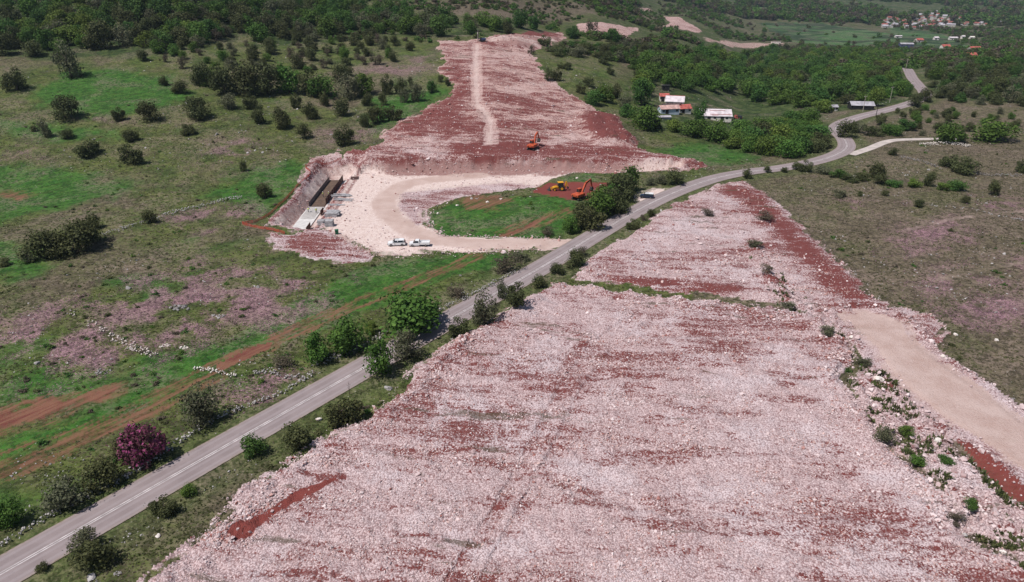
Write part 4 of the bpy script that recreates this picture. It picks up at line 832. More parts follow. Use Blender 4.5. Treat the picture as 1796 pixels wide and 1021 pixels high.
# ---------------------------------------------------------------- dry stone walls and boulders
def wall(px, label, width=.8, height=.7, dens=6.5, gap=.0, coll='grey', seed=0, group='dry stone walls'):
    line = spline(GG(px)[:, :2], .5); r = np.random.default_rng(seed + 70); n = int(len(line) * .5 * dens); k = r.integers(0, len(line), n)
    t = np.gradient(line, axis=0); t /= np.linalg.norm(t, axis=1, keepdims=True); nr = np.stack([-t[:, 1], t[:, 0]], 1)
    off = r.normal(0, .33, n).clip(-.8, .8) * width; p = line[k] + nr[k] * off[:, None] + r.normal(0, .2, (n, 2)); keep = fbm(p[:, 0] / 5, p[:, 1] / 5, 77) > gap; p = p[keep]; off = off[keep]; n = len(p)
    top = height * (1 - (np.abs(off) / (width * .85)) ** 1.5).clip(0, 1); z = H(p[:, 0], p[:, 1]) + r.uniform(0, 1, n) ** .7 * top
    vs = []; fs = []; protos = [hull(s + 900, .75, 9) for s in range(8)]; o = 0
    for i in range(n):
        v, f = protos[i % 8]; s = r.uniform(.28, .6); a = r.uniform(0, 6.28); v = np.array(v) * s * r.uniform(.8, 1.2, 3); c, q = math.cos(a), math.sin(a)
        vs.append(np.column_stack([v[:, 0] * c - v[:, 1] * q + p[i, 0], v[:, 0] * q + v[:, 1] * c + p[i, 1], v[:, 2] + z[i] + .08])); fs.append(np.array(f) + o); o += len(v)
    root = bpy.data.objects.new('stone_wall', None); col.objects.link(root); root.location = (*p.mean(0), float(z.mean())); tag(root, label, 'wall', group, 'thing')
    return tag(link_mesh('stones', np.vstack(vs) - np.array(root.location), np.vstack(fs), M[{'grey': 'greystone', 'white': 'whitestone'}[coll]], parent=root), kind='stuff')
def clump(px, py, wp, label, n, m, seed):
    g = G(px, py); s = wp / ppm(g); r = np.random.default_rng(seed); vs = []; fs = []; o = 0
    for i in range(n):
        v, f = hull(seed * 50 + i, .7, 12); a = r.uniform(0, 6.28); d = r.uniform(0, 1) ** .6 * s * .5; x, y = math.cos(a) * d, math.sin(a) * d * .7; q = s * r.uniform(.08, .26); v = np.array(v) * q * r.uniform(.7, 1.3, 3)
        vs.append(v + np.array([x, y, float(H(g.x + x, g.y + y)) - g.z + .1 * q])); fs.append(np.array(f) + o); o += len(v)
    root = thing('rock_outcrop', label, 'rocks', g, 0, 'rock outcrops and stone heaps'); tag(link_mesh('stones', np.vstack(vs), np.vstack(fs), M[m], parent=root), kind='stuff')
wall([(-20, 970), (0, 960), (58, 925), (120, 888), (218, 841), (300, 785), (336, 765), (363, 746), (449, 708), (499, 688), (549, 657)], 'grey dry stone wall hugging the lower left stretch of the road', seed=1)
wall([(557, 640), (625, 615), (690, 580), (775, 543), (835, 515), (905, 478)], 'grey dry stone wall behind the leafy verge trees', 1.0, .8, dens=6.5, seed=2)
wall([(449, 655), (475, 652), (494, 662), (530, 664)], 'short tumbled stone wall branching off above the road', .8, .5, 7, seed=3)
wall([(180, 413), (240, 395), (300, 375), (345, 365), (395, 352), (425, 347)], 'old grey stone wall running right from the dark bush clump', 1.2, .8, 7, seed=4)
wall([(125, 555), (175, 580), (220, 603), (250, 617), (302, 633)], 'broken row of white stones across the mauve pasture', 1.6, .5, 7, .42, 'white', seed=5)
wall([(343, 648), (370, 650), (395, 657), (412, 661)], 'short row of white stones across the earth track', .9, .5, 8, 0, 'white', seed=6)
wall([(1580, 276), (1615, 284), (1650, 297)], 'low stone wall on the far right meadow below the side road', 1.2, .7, 6, seed=7)
wall([(1695, 303), (1740, 308), (1796, 309), (1850, 311)], 'low stone wall at the right edge of the far meadow', 1.2, .7, 6, seed=8)
wall([(1630, 362), (1700, 368), (1760, 382), (1800, 388)], 'faint line of stones crossing the right meadow', 1.5, .4, 3, .4, seed=9)
wall([(1615, 255), (1665, 252), (1700, 258)], 'heap of white stones below the side road bushes', 3.0, .9, 14, .3, 'white', seed=10)
def boulder(px, py, wp, label, m='whitestone', flat=.6, seed=0):
    g = G(px, py); s = wp / ppm(g); bm = bmesh.new(); v, f = hull(seed + 400, flat, 22)
    vv = [bm.verts.new(np.array(p) * s) for p in v]
    for q in f: bm.faces.new([vv[i] for i in q])
    bmesh.ops.subdivide_edges(bm, edges=bm.edges, cuts=2, use_grid_fill=True)
    r = random.Random(seed)
    for q in bm.verts: q.co += Vector((r.uniform(-1, 1), r.uniform(-1, 1), r.uniform(-1, 1))) * s * .035
    me = bpy.data.meshes.new('boulder'); bm.to_mesh(me); bm.free(); me.materials.append(M[m])
    o = bpy.data.objects.new('boulder', me); col.objects.link(o); o.location = g + Vector((0, 0, s * flat * .2)); o.rotation_euler = (0, 0, r.uniform(0, 6)); tag(o, label, 'boulder', 'single boulders')
for i, b in enumerate([(1644, 774, 16, 'white boulder perched on the bank beside the red soil strip'), (1687, 909, 13, 'pale boulder beside the grey scrub at lower right'), (1692, 939, 11, 'pale boulder below the grey scrub at lower right'), (1758, 969, 13, 'pale boulder at the lower right corner of the bank'),
                       (1541, 667, 22, 'largest white boulder on the bank left of the haul road'), (1493, 592, 10, 'white boulder just left of where the haul road begins'), (1654, 626, 10, 'white boulder on the right edge of the haul road'), (1747, 597, 9, 'single pale boulder in the meadow right of the haul road'), (1676, 588, 9, 'pale boulder in grass by the rubble tongue'),
                       (559, 736, 15, 'pale boulder on the grass verge between road and rubble', ), (682, 682, 16, 'grey boulder on the verge at the rubble corner'), (278, 941, 11, 'pale boulder on the verge below a low green shrub'), (160, 1014, 18, 'grey boulder on the verge at the bottom edge'), (205, 1006, 16, 'grey slab on the verge at the bottom edge'),
                       (180, 652, 28, 'flat grey rock slab above the garden rows'), (318, 540, 40, 'large grey rock outcrop in the mauve pasture'), (383, 555, 26, 'smaller grey rock outcrop right of the large one'), (802, 361, 6, 'white boulder on the left end of the green field'), (855, 355, 7, 'white boulder at the top edge of the green field'),
                       (879, 350, 6, 'white boulder near the red earth patch'), (768, 375, 6, 'white boulder beside the platform edge'), (750, 386, 6, 'white boulder at the left tip of the green field'), (1012, 313, 6, 'white boulder on the small grass mound behind the machines'), (290, 607, 20, 'white stone heap at the edge of the mauve pasture'), (323, 610, 18, 'white stone heap beside reddish stones in the pasture')]):
    if 'slab' in b[3] or 'outcrop' in b[3] or 'heap' in b[3]: clump(b[0], b[1], b[2], b[3], 26, 'greystone' if 'grey' in b[3] else 'whitestone', i + 3); continue
    boulder(b[0], b[1], b[2], b[3], 'greystone' if 'grey' in b[3] else 'whitestone', .35 if 'slab' in b[3] or 'outcrop' in b[3] or 'heap' in b[3] else .6, i)

# ---------------------------------------------------------------- road vehicles
def suv(loc, rz, label, body='white', roof='white', L=4.5, boxy=0.0, cat='car', name='parked_car'):
    t = thing(name, label, cat, loc, rz); h = L / 2; W_ = 1.8
    MB().prism([(-h, .42), (-h + .02, .95), (h - .95, 1.0), (h - .12, .86), (h, .62), (h - .02, .40), (h - .4, .3), (-h + .4, .3)], -W_ / 2, W_ / 2).build('body', M[body], t, .06)
    MB().frus(-h + .08, h - 1.25, -h + .30 - boxy * .2, h - 1.9 + boxy * .3, W_ - .06, W_ - .36, .97, 1.48).build('window_band', M['glass'], t, .03)
    rf = MB().frus(-h + .26 - boxy * .2, h - 1.86 + boxy * .3, -h + .4 - boxy * .25, h - 2.0 + boxy * .3, W_ - .32, W_ - .46, 1.478, 1.60).build('roof', M[roof], t, .03)
    for s in (-1, 1):
        MB().box((.1, s * .45, 1.63), (1.5, .05, .05)).build('roof_rail', M['darksteel'], rf)
        for x in (-h + .55, -.25, .75): MB().frus(x - .07, x + .07, x - .13, x - .0, .05, .05, .97, 1.49, 0).build('pillar', M[body], t, loc=(0, s * (W_ / 2 - .115), 0))
        MB().box((h - .1, s * .65, .74), (.16, .34, .16)).build('headlight', M['lamp'], t); MB().box((-h + .01, s * .75, .85), (.06, .18, .34)).build('tail_light', M['redlamp'], t)
        MB().box((.62, s * .98, 1.03), (.14, .2, .14)).build('side_mirror', M[body], t)
    MB().box((h + .02, 0, .48), (.12, 1.7, .2)).build('front_bumper', M['darksteel'], t, .03); MB().box((-h - .02, 0, .5), (.12, 1.7, .22)).build('rear_bumper', M['darksteel'], t, .03)
    wheels(t, (-h + .85, h - .85), .82, .36, .24); return t
suv(G(696, 430), R(186), 'white off-road car with dark windows parked left of the white pickup')
suv(G(1134, 347), R(165), 'dark blue off-road car with white roof parked beside the asphalt road', 'navy', 'white', 4.2, 1.0)
def pickup(loc, rz):
    t = thing('pickup_truck', 'white single cab pickup with long bed parked on the access track', 'pickup', loc, rz); h = 2.6
    MB().prism([(-.1, .42), (-.1, 1.02), (1.55, 1.04), (2.45, .92), (h, .70), (h, .45), (2.2, .36), (.2, .36)], -.87, .87).build('body', M['white'], t, .05)
    MB().frus(-.08, 1.62, 0.05, 1.0, 1.68, 1.4, 1.02, 1.56).build('window_band', M['glass'], t, .03); MB().frus(.0, 1.05, .06, .9, 1.42, 1.3, 1.555, 1.66).build('roof', M['white'], t, .03)
    for s in (-1, 1): MB().frus(-.1, .2, .03, .28, .06, .06, 1.02, 1.58).build('pillar', M['white'], t, loc=(0, s * .78, 0))
    b = MB().box((-1.38, 0, .72), (2.5, 1.7, .12)).build('cargo_bed', M['white'], t)
    for s in (-1, 1): MB().box((-1.38, s * .86, .93), (2.5, .06, .62)).build('side_board', M['white'], b)
    MB().box((-2.62, 0, .93), (.06, 1.7, .62)).build('tailgate', M['white'], b); MB().box((-.16, 0, .96), (.06, 1.7, .6)).build('head_board', M['white'], b)
    MB().box((-1.3, 0, .52), (2.6, 1.0, .2)).build('chassis', M['darksteel'], t); MB().box((h + .03, 0, .5), (.14, 1.7, .2)).build('front_bumper', M['darksteel'], t, .03)
    for s in (-1, 1): MB().box((h - .05, s * .64, .76), (.12, .3, .16)).build('headlight', M['lamp'], t)
    wheels(t, (-1.6, 1.75), .78, .36, .24)
pickup(G(736, 431), R(181))

# ---------------------------------------------------------------- machines
def excavator(loc, rz, label, boom=((1.0, 1.6), (3.0, 4.4), (5.3, 4.7)), stick=((5.3, 4.7), (6.6, 2.1)), sc_=1.0, house=0):
    t = thing('excavator', label, 'excavator', loc, rz, 'orange excavators', sc_)
    for s in (-1, 1):
        n = [(-2.1 + .45 * math.cos(a), .45 + .45 * math.sin(a)) for a in np.linspace(math.pi / 2, 3 * math.pi / 2, 7)] + [(2.1 + .45 * math.cos(a), .45 + .45 * math.sin(a)) for a in np.linspace(-math.pi / 2, math.pi / 2, 7)]
        tr_ = MB().prism(n, s * 1.2 - .3, s * 1.2 + .3).build('track', M['darksteel'], t, .02)
        for x in (-1.6, -.8, 0, .8, 1.6): MB().cyl((x, s * 1.51, .3), (x, s * 1.54, .3), .2, 10).build('roller', M['steel'], tr_)
    MB().box((0, 0, .75), (2.4, 1.9, .5)).cyl((0, 0, .9), (0, 0, 1.12), .8, 18).build('undercarriage', M['darksteel'], t)
    MB().box((-.55, 0, 1.62), (3.0, 2.7, .95)).build('engine_house', M['orange'], t, .08)
    cw = MB().prism([(-2.75, 1.2), (-2.95, 1.5), (-2.9, 2.1), (-2.0, 2.2), (-2.0, 1.1)], -1.36, 1.36).build('counterweight', M['orange'], t, .1)
    for s in (-1, 1): MB().box((-2.97, s * .75, 1.75), (.06, .4, .2)).build('grille', M['darksteel'], cw)
    c = MB().frus(-.2, 1.5, -.1, 1.25, 1.0, .92, 2.08, 3.15, .82).build('cab', M['glass'], t, .04); MB().box((.55, .82, 3.2), (1.5, 1.0, .1)).build('cab_roof', M['orange'], c, .03)
    for x in (-.18, 1.38): MB().box((x, .34, 2.6), (.09, .06, 1.1)).build('cab_pillar', M['orange'], c)
    MB().cyl((-1.4, -.6, 2.1), (-1.4, -.6, 2.7), .07, 8).build('exhaust', M['darksteel'], t)
    def arm(a, b, w0, w1, y=.22):
        (x0, z0), (x1, z1) = a, b; L = math.hypot(x1 - x0, z1 - z0); nx, nz = -(z1 - z0) / L, (x1 - x0) / L
        return [(x0 - nx * w0, z0 - nz * w0), (x1 - nx * w1, z1 - nz * w1), (x1 + nx * w1, z1 + nz * w1), (x0 + nx * w0, z0 + nz * w0)]
    bo = MB(); bo.prism(arm(boom[0], boom[1], .26, .38), -.23, .23); bo.prism(arm(boom[1], boom[2], .38, .22), -.225, .225); bo = bo.build('boom', M['orange'], t, .02)
    mid = ((boom[0][0] + boom[1][0]) / 2 + .3, (boom[0][1] + boom[1][1]) / 2)
    for s in (-1, 1): MB().cyl((1.4, s * .36, 1.3), (mid[0], s * .36, mid[1]), .09, 8).build('hydraulic_ram', M['steel'], bo)
    st_ = MB(); st_.prism(arm(stick[0], stick[1], .26, .17), -.19, .19); st_ = st_.build('stick', M['orange'], t, .02)
    MB().cyl((boom[1][0] + .5, 0, boom[1][1] + .5), (stick[0][0] + .35, 0, stick[0][1] + .35), .09, 8).build('hydraulic_ram', M['steel'], st_)
    x, z = stick[1]
    MB().prism([(x, z + .15), (x + .35, z - .5), (x + .1, z - 1.15), (x - .55, z - 1.25), (x - .85, z - .85), (x - .45, z - .75), (x - .25, z - .1)], -.55, .55).build('bucket', M['darksteel'], t, .02)
excavator(G(1017, 349), R(48), 'orange excavator on red earth beside the roadside thicket', boom=((.9, 1.7), (2.9, 4.6), (5.4, 5.4)), stick=((5.4, 5.4), (6.3, 2.6)), sc_=.95)
excavator(G(935, 262), R(66), 'orange excavator working on the hillside clearing', boom=((.9, 1.7), (2.2, 4.6), (4.2, 5.6)), stick=((4.2, 5.6), (5.6, 2.8)), sc_=1.0)
def backhoe(loc, rz):
    t = thing('backhoe_loader', 'yellow backhoe loader on red earth behind the green field', 'loader', loc, rz)
    MB().prism([(-1.5, .7), (-1.5, 1.25), (.35, 1.3), (1.95, 1.2), (2.05, .8), (1.8, .6)], -.5, .5).build('chassis', M['yellow'], t, .05)
    c = MB().frus(-1.35, .45, -1.25, .2, 1.5, 1.3, 1.25, 2.6).build('cab', M['glass'], t, .04); MB().box((-.5, 0, 2.68), (1.8, 1.5, .14)).build('cab_roof', M['yellow'], c, .04)
    for x in (-1.3, .32):
        for s in (-1, 1): MB().box((x + (.0 if x < 0 else -.02), s * .7, 1.9), (.1, .08, 1.4)).build('cab_pillar', M['darksteel'], c)
    for s in (-1, 1): MB().prism([(.2, 1.5), (1.2, 1.45), (2.6, .75), (2.9, .35), (2.6, .4), (2.4, .6), (1.1, 1.25), (.2, 1.3)], s * .68 - .07, s * .68 + .07).build('loader_arm', M['yellow'], t)
    MB().prism([(2.7, .12), (3.6, .1), (3.65, .2), (3.1, .3), (3.0, .75), (3.1, 1.0), (2.85, .95), (2.7, .5)], -1.15, 1.15).build('front_bucket', M['darksteel'], t)
    b = MB().prism([(-1.5, .8), (-1.8, 1.2), (-2.2, 2.9), (-2.5, 2.9), (-2.25, 1.1), (-1.9, .7)], -.2, .2).build('rear_boom', M['yellow'], t, .03)
    MB().prism([(-2.2, 2.95), (-2.5, 2.9), (-3.05, 1.2), (-2.85, 1.15)], -.16, .16).build('rear_dipper', M['yellow'], b, .02)
    MB().prism([(-2.8, 1.25), (-3.1, 1.2), (-3.2, .6), (-2.75, .45), (-2.6, .75)], -.35, .35).build('rear_bucket', M['darksteel'], b)
    for s in (-1, 1): MB().box((-1.7, s * .95, .7), (.16, .16, 1.1)).build('stabiliser', M['darksteel'], t)
    for x, r, w_ in ((-.85, .78, .45), (1.45, .5, .32)):
        for s in (-1, 1):
            wl = MB().cyl((x, s * (.8 - w_ / 2), r), (x, s * (.8 + w_ / 2), r), r, 20).build('wheel', M['tyre'], t, .04); MB().cyl((x, s * (.8 + w_ / 2 - .05), r), (x, s * (.8 + w_ / 2 + .02), r), r * .55, 12).build('rim', M['yellow'], wl)
backhoe(G(980, 334), R(186))
def drill(loc, rz):
    t = thing('drilling_rig', 'dark blue tracked drilling rig with pale mast at the top of hillside clearing', 'drilling rig', loc, rz)
    for s in (-1, 1): MB().prism([(-1.6, .1), (-1.8, .4), (-1.5, .75), (1.5, .75), (1.8, .4), (1.6, .1)], s * .95 - .22, s * .95 + .22).build('track', M['darksteel'], t)
    MB().box((-.5, 0, 1.35), (2.6, 1.9, 1.1)).build('engine_house', M['blue'], t, .05); MB().frus(.5, 1.5, .55, 1.35, 1.0, .9, .9, 2.4, .4).build('cab', M['glass'], t, .03)
    MB().prism([(.9, 1.2), (2.4, 2.3), (2.4, 2.0), (1.1, .9)], -.55, -.3).build('boom', M['blue'], t)
    m_ = MB().box((2.45, -.42, 3.4), (.35, .35, 6.4)).build('mast', M['steel'], t); MB().box((2.68, -.42, 4.6), (.25, .4, 1.0)).build('drill_head', M['wallw'], m_); MB().cyl((2.7, -.42, .1), (2.7, -.42, 4.2), .06, 8).build('drill_rod', M['wallw'], m_)
    MB().box((-1.9, .3, 1.5), (.6, 1.1, 1.2)).build('dust_collector', M['wallw'], t)
drill(G(846, 73), R(200))

# ---------------------------------------------------------------- culvert works in the trench
ZT = -3.18
p0 = P([(520, 411)], ZT)[0]; p1 = P([(590, 317)], ZT)[0]
ax = Vector((*(p1 - p0), 0)); LC = ax.length; rzc = math.atan2(ax.y, ax.x)
cul = thing('culvert', 'concrete culvert under construction with brown formwork in the trench', 'culvert', (p0[0], p0[1], ZT), rzc)
MB().box((LC * .22, 0, .16), (LC * .44, 5.0, .3)).build('concrete_slab', M['concrete'], cul, .03)
rm = [MB().box((LC * (.24 + .02 * k), 0, .36), (.12, 4.2, .09)).build('rebar_row', M['rebar'], cul) for k in range(11)]
MB().box((LC * .72, 0, .12), (LC * .56, 4.6, .22)).build('formwork_deck', M['wood'], cul)
for s, x0, hgt_, mm in ((1, .45, 1.5, 'greywood'), (-1, .5, 1.9, 'wood')):
    n = 9; L_ = (1.0 - x0) * LC / n
    for k in range(n): 
        pn = MB().box((x0 * LC + (k + .5) * L_, s * 2.35, .1 + hgt_ / 2), (L_ - .06, .12, hgt_)).build('formwork_panel', M[mm], cul, .01)
        MB().box((x0 * LC + (k + .5) * L_, s * 2.5, .1 + hgt_ / 2), (.1, .14, hgt_ * .95)).build('strut', M['greywood'], pn)
for k in range(4): MB().box((LC * .02 + k * 1.15, -2.75, .95), (1.1, .14, 1.7)).build('formwork_panel', M['wood'], cul, .01)
for k in range(3): MB().box((LC * .30 + k * 1.15, -3.3, .95), (1.1, .14, 1.5)).build('formwork_panel', M['wood'], cul, .01)
MB().box((LC * .70, -3.7, .06), (LC * .6, 2.0, .1)).build('blinding_strip', M['concrete'], cul)
def stack(px, py, rz, label, nx, nz, dims, jit=.1, m='panel', seed=0):
    r = random.Random(seed); g = G(px, py); t = thing('panel_stack', label, 'stack', g, rz, 'building material stacks')
    for k in range(nx):
        for j in range(nz):
            MB().box((r.uniform(-jit, jit) * 3, (k - (nx - 1) / 2) * (dims[1] + .06) + r.uniform(-jit, jit) * .3, dims[2] * (j + .5) + .03 * j + .08), dims, r.uniform(-jit, jit) * .4).build('panel', M[m], t, .015)
    for x in (-.35, .35): MB().box((dims[0] * x, 0, .04), (.12, nx * (dims[1] + .06), .1)).build('skid', M['greywood'], t)
stack(600, 344, R(2), 'long grey concrete planks piled loosely, farthest pile on the platform', 5, 2, (4.0, .42, .2), .5, seed=1)
stack(602, 352, R(-3), 'grey concrete planks in the second pile from the far end', 4, 2, (3.4, .42, .24), .5, seed=2)
stack(594, 360, R(4), 'low loose pile of grey planks in front of the two long piles', 3, 1, (3.2, .4, .2), .6, seed=3)
stack(584, 378, R(0), 'tall neat stack of pale grey panels beside the red ridge', 5, 4, (3.6, .6, .26), .12, seed=4)
stack(564, 394, R(0), 'square grey panel stack nearest the concrete slab', 3, 4, (1.9, .6, .3), .05, seed=5)
stack(578, 396, R(0), 'square grey panel stack next to the green bin', 3, 5, (2.2, .6, .3), .05, seed=6)
g = G(591, 411); t = thing('waste_bin', 'green plastic bin at the lower edge of the platform', 'bin', g, .3)
MB().frus(-.4, .4, -.48, .48, .75, .9, .1, 1.2).build('bin_body', M['green'], t, .03); MB().box((0, 0, 1.26), (1.02, .96, .1)).build('lid', M['green'], t, .03)
for s in (-1, 1): MB().cyl((-.35, s * .36, .12), (-.35, s * .46, .12), .12, 10).build('wheel', M['tyre'], t)
g = G(622, 313); t = thing('formwork_sheet', 'dark brown sheet lying flat at the back of the platform', 'sheet', g, R(8)); MB().box((0, 0, .2), (2.6, 3.0, .1)).build('sheet', M['sheet'], t)
for x in (-.8, 0, .8): MB().box((x, 0, .09), (.12, 2.9, .12)).build('batten', M['greywood'], t)
# orange safety net
def net(px, label, seed):
    line = spline(GG(px)[:, :2], 2.4); r = random.Random(seed); z = H(line[:, 0], line[:, 1]); t = thing('safety_fence', label, 'fence', (line[0][0], line[0][1], z[0]), 0, 'orange safety net fences'); o = Vector((line[0][0], line[0][1], z[0]))
    pts = [Vector((*line[k], z[k])) - o for k in range(len(line))]
    for k in range(len(pts)): MB().cyl(pts[k] - Vector((0, 0, .2)), pts[k] + Vector((r.uniform(-.1, .1), r.uniform(-.1, .1), 1.0)), .03, 6).build('post', M['rebar'], t)
    for a, b in zip(pts[:-1], pts[1:]):
        d = (b - a); nn = Vector((-d.y, d.x, 0)).normalized(); sag = r.uniform(.05, .25); m = MB(); N = 6; lean = r.uniform(-.25, .25)
        for zz, hh in ((.15, .13), (.42, .13), (.70, .16)):
            for k in range(N):
                q = []
                for u in (k / N, (k + 1) / N): s_ = sag * 4 * u * (1 - u); q.append((a + d * u + nn * (lean * zz * 4 * u * (1 - u)), s_))
                A_, B_ = q; v = [A_[0] + Vector((0, 0, zz - A_[1])), B_[0] + Vector((0, 0, zz - B_[1])), B_[0] + Vector((0, 0, zz + hh - B_[1])), A_[0] + Vector((0, 0, zz + hh - A_[1]))]
                m.add(v + [p + nn * .012 for p in v], [(0, 1, 2, 3), (7, 6, 5, 4), (0, 4, 5, 1), (3, 2, 6, 7)])
        for u in (.2, .4, .6, .8): p = a + d * u + Vector((0, 0, .5 - sag * 4 * u * (1 - u))) + nn * .02; m.box(p, (.05, .05, .8))
        m.build('net_panel', M['net'], t)
net([(425, 393), (445, 391), (468, 381), (487, 364), (505, 347), (524, 325), (545, 306), (541, 299), (536, 293), (556, 286), (600, 279)], 'orange safety net fence along the upper rim of the trench', 1)
net([(425, 394), (450, 400), (480, 405), (500, 411)], 'short orange safety net below the near end of the trench', 2)

# ---------------------------------------------------------------- workers
def person_mat():
    n = NT('worker_skin_and_clothes'); z = n.node('ShaderNodeSeparateXYZ'); n.put(z.inputs[0], n.coord()); zz = z.outputs[2]
    c = n.mix(n.math('GREATER_THAN', zz, .92), (.025, .03, .05), (.16, .16, .17)); c = n.mix(n.math('GREATER_THAN', zz, 1.46), c, (.42, .25, .18)); c = n.mix(n.math('LESS_THAN', zz, .08), c, (.02, .016, .012)); return n.done(c, .8)
M['person'] = person_mat()
def person_mesh(bend):
    q = bend
    J = {'pel': (0, 0, .95, .15), 'chest': (.12 * q * 2, 0, 1.28 - .12 * q, .16), 'neck': (.2 * q * 2, 0, 1.47 - .2 * q, .06), 'head': (.25 * q * 2, 0, 1.62 - .22 * q, .105), 'crown': (.26 * q * 2, 0, 1.72 - .22 * q, .08)}
    E = [('pel', 'chest'), ('chest', 'neck'), ('neck', 'head'), ('head', 'crown')]
    for s, n_ in ((-1, 'r'), (1, 'l')):
        J.update({n_ + 'sh': (.2 * q * 1.6, s * .2, 1.42 - .17 * q, .075), n_ + 'el': (.2 * q * 2 + .06, s * .28, 1.13 - .2 * q, .05), n_ + 'wr': (.3 + .3 * q, s * .24, .98 - .2 * q, .036), n_ + 'ha': (.38 + .3 * q, s * .22, .95 - .22 * q, .04),
                  n_ + 'hip': (0, s * .1, .9, .1), n_ + 'kn': (.05 * (1 + q) * s, s * .12, .5, .07), n_ + 'an': (-.03 + .02 * s, s * .13, .09, .05), n_ + 'to': (.17, s * .15, .045, .04)})
        E += [('chest', n_ + 'sh'), (n_ + 'sh', n_ + 'el'), (n_ + 'el', n_ + 'wr'), (n_ + 'wr', n_ + 'ha'), ('pel', n_ + 'hip'), (n_ + 'hip', n_ + 'kn'), (n_ + 'kn', n_ + 'an'), (n_ + 'an', n_ + 'to')]
    ks = list(J); me = bpy.data.meshes.new('body'); me.from_pydata([J[k][:3] for k in ks], [(ks.index(a), ks.index(b)) for a, b in E], []); me.materials.append(M['person'])
    o = bpy.data.objects.new('body_source', me); col.objects.link(o); md = o.modifiers.new('skin', 'SKIN')
    for i, k in enumerate(ks): me.skin_vertices[0].data[i].radius = (J[k][3],) * 2; me.skin_vertices[0].data[i].use_root = (k == 'pel')
    o.modifiers.new('sub', 'SUBSURF').levels = 1; dg = bpy.context.evaluated_depsgraph_get(); dg.update(); out = bpy.data.meshes.new_from_object(o.evaluated_get(dg)); bpy.data.objects.remove(o)
    out.polygons.foreach_set('use_smooth', np.ones(len(out.polygons), bool)); return out
PM = {0: person_mesh(0.0), 1: person_mesh(1.0)}
def person(px, py, rz, bend, label, vest='hivis'):
    g = P([(px, py)], ZT + .35)[0]; t = thing('person', label, 'person', (g[0], g[1], ZT + .33), rz, 'workers in the trench'); new('body', PM[bend], t)
    q = bend; v = MB(); n = 12; ring = [(.0, .96, .185, .15), (.10 * q, 1.12 - .02 * q, .19, .155), (.24 * q, 1.30 - .12 * q, .2, .165), (.34 * q, 1.45 - .18 * q, .16, .11)]; pts = []
    for x, z, ry, rx in ring: pts += [(x + rx * math.cos(6.2832 * k / n), ry * math.sin(6.2832 * k / n), z) for k in range(n)]
    v.add(pts, [(r_ * n + k, r_ * n + (k + 1) % n, (r_ + 1) * n + (k + 1) % n, (r_ + 1) * n + k) for r_ in range(3) for k in range(n)]); v.build('vest', M[vest], t)
    hx, hz = .5 * q, 1.66 - .22 * q; hm = MB(); pts = []
    for j in range(4): a = j / 4 * 1.5; pts += [(hx + .135 * math.cos(a) * math.cos(6.2832 * k / n), .125 * math.cos(a) * math.sin(6.2832 * k / n), hz + .02 + .13 * math.sin(a)) for k in range(n)]
    hm.add(pts + [(hx, 0, hz + .155)], [(r_ * n + k, r_ * n + (k + 1) % n, (r_ + 1) * n + (k + 1) % n, (r_ + 1) * n + k) for r_ in range(3) for k in range(n)] + [(3 * n + k, 3 * n + (k + 1) % n, 4 * n) for k in range(n)]); hm.build('helmet', M['helmet'], t)
person(541, 372, R(60), 1, 'bending worker in yellow vest beside the left formwork wall')
person(555, 374, R(120), 0, 'standing worker in yellow vest at the near end of the formwork')
person(577, 345, R(200), 0, 'standing worker in yellow vest on the right formwork wall')
person(567, 345, R(10), 0, 'worker in yellow vest down inside the brown formwork')
person(525, 411, R(90), 0, 'worker in white top standing on the bare concrete slab', 'helmet')

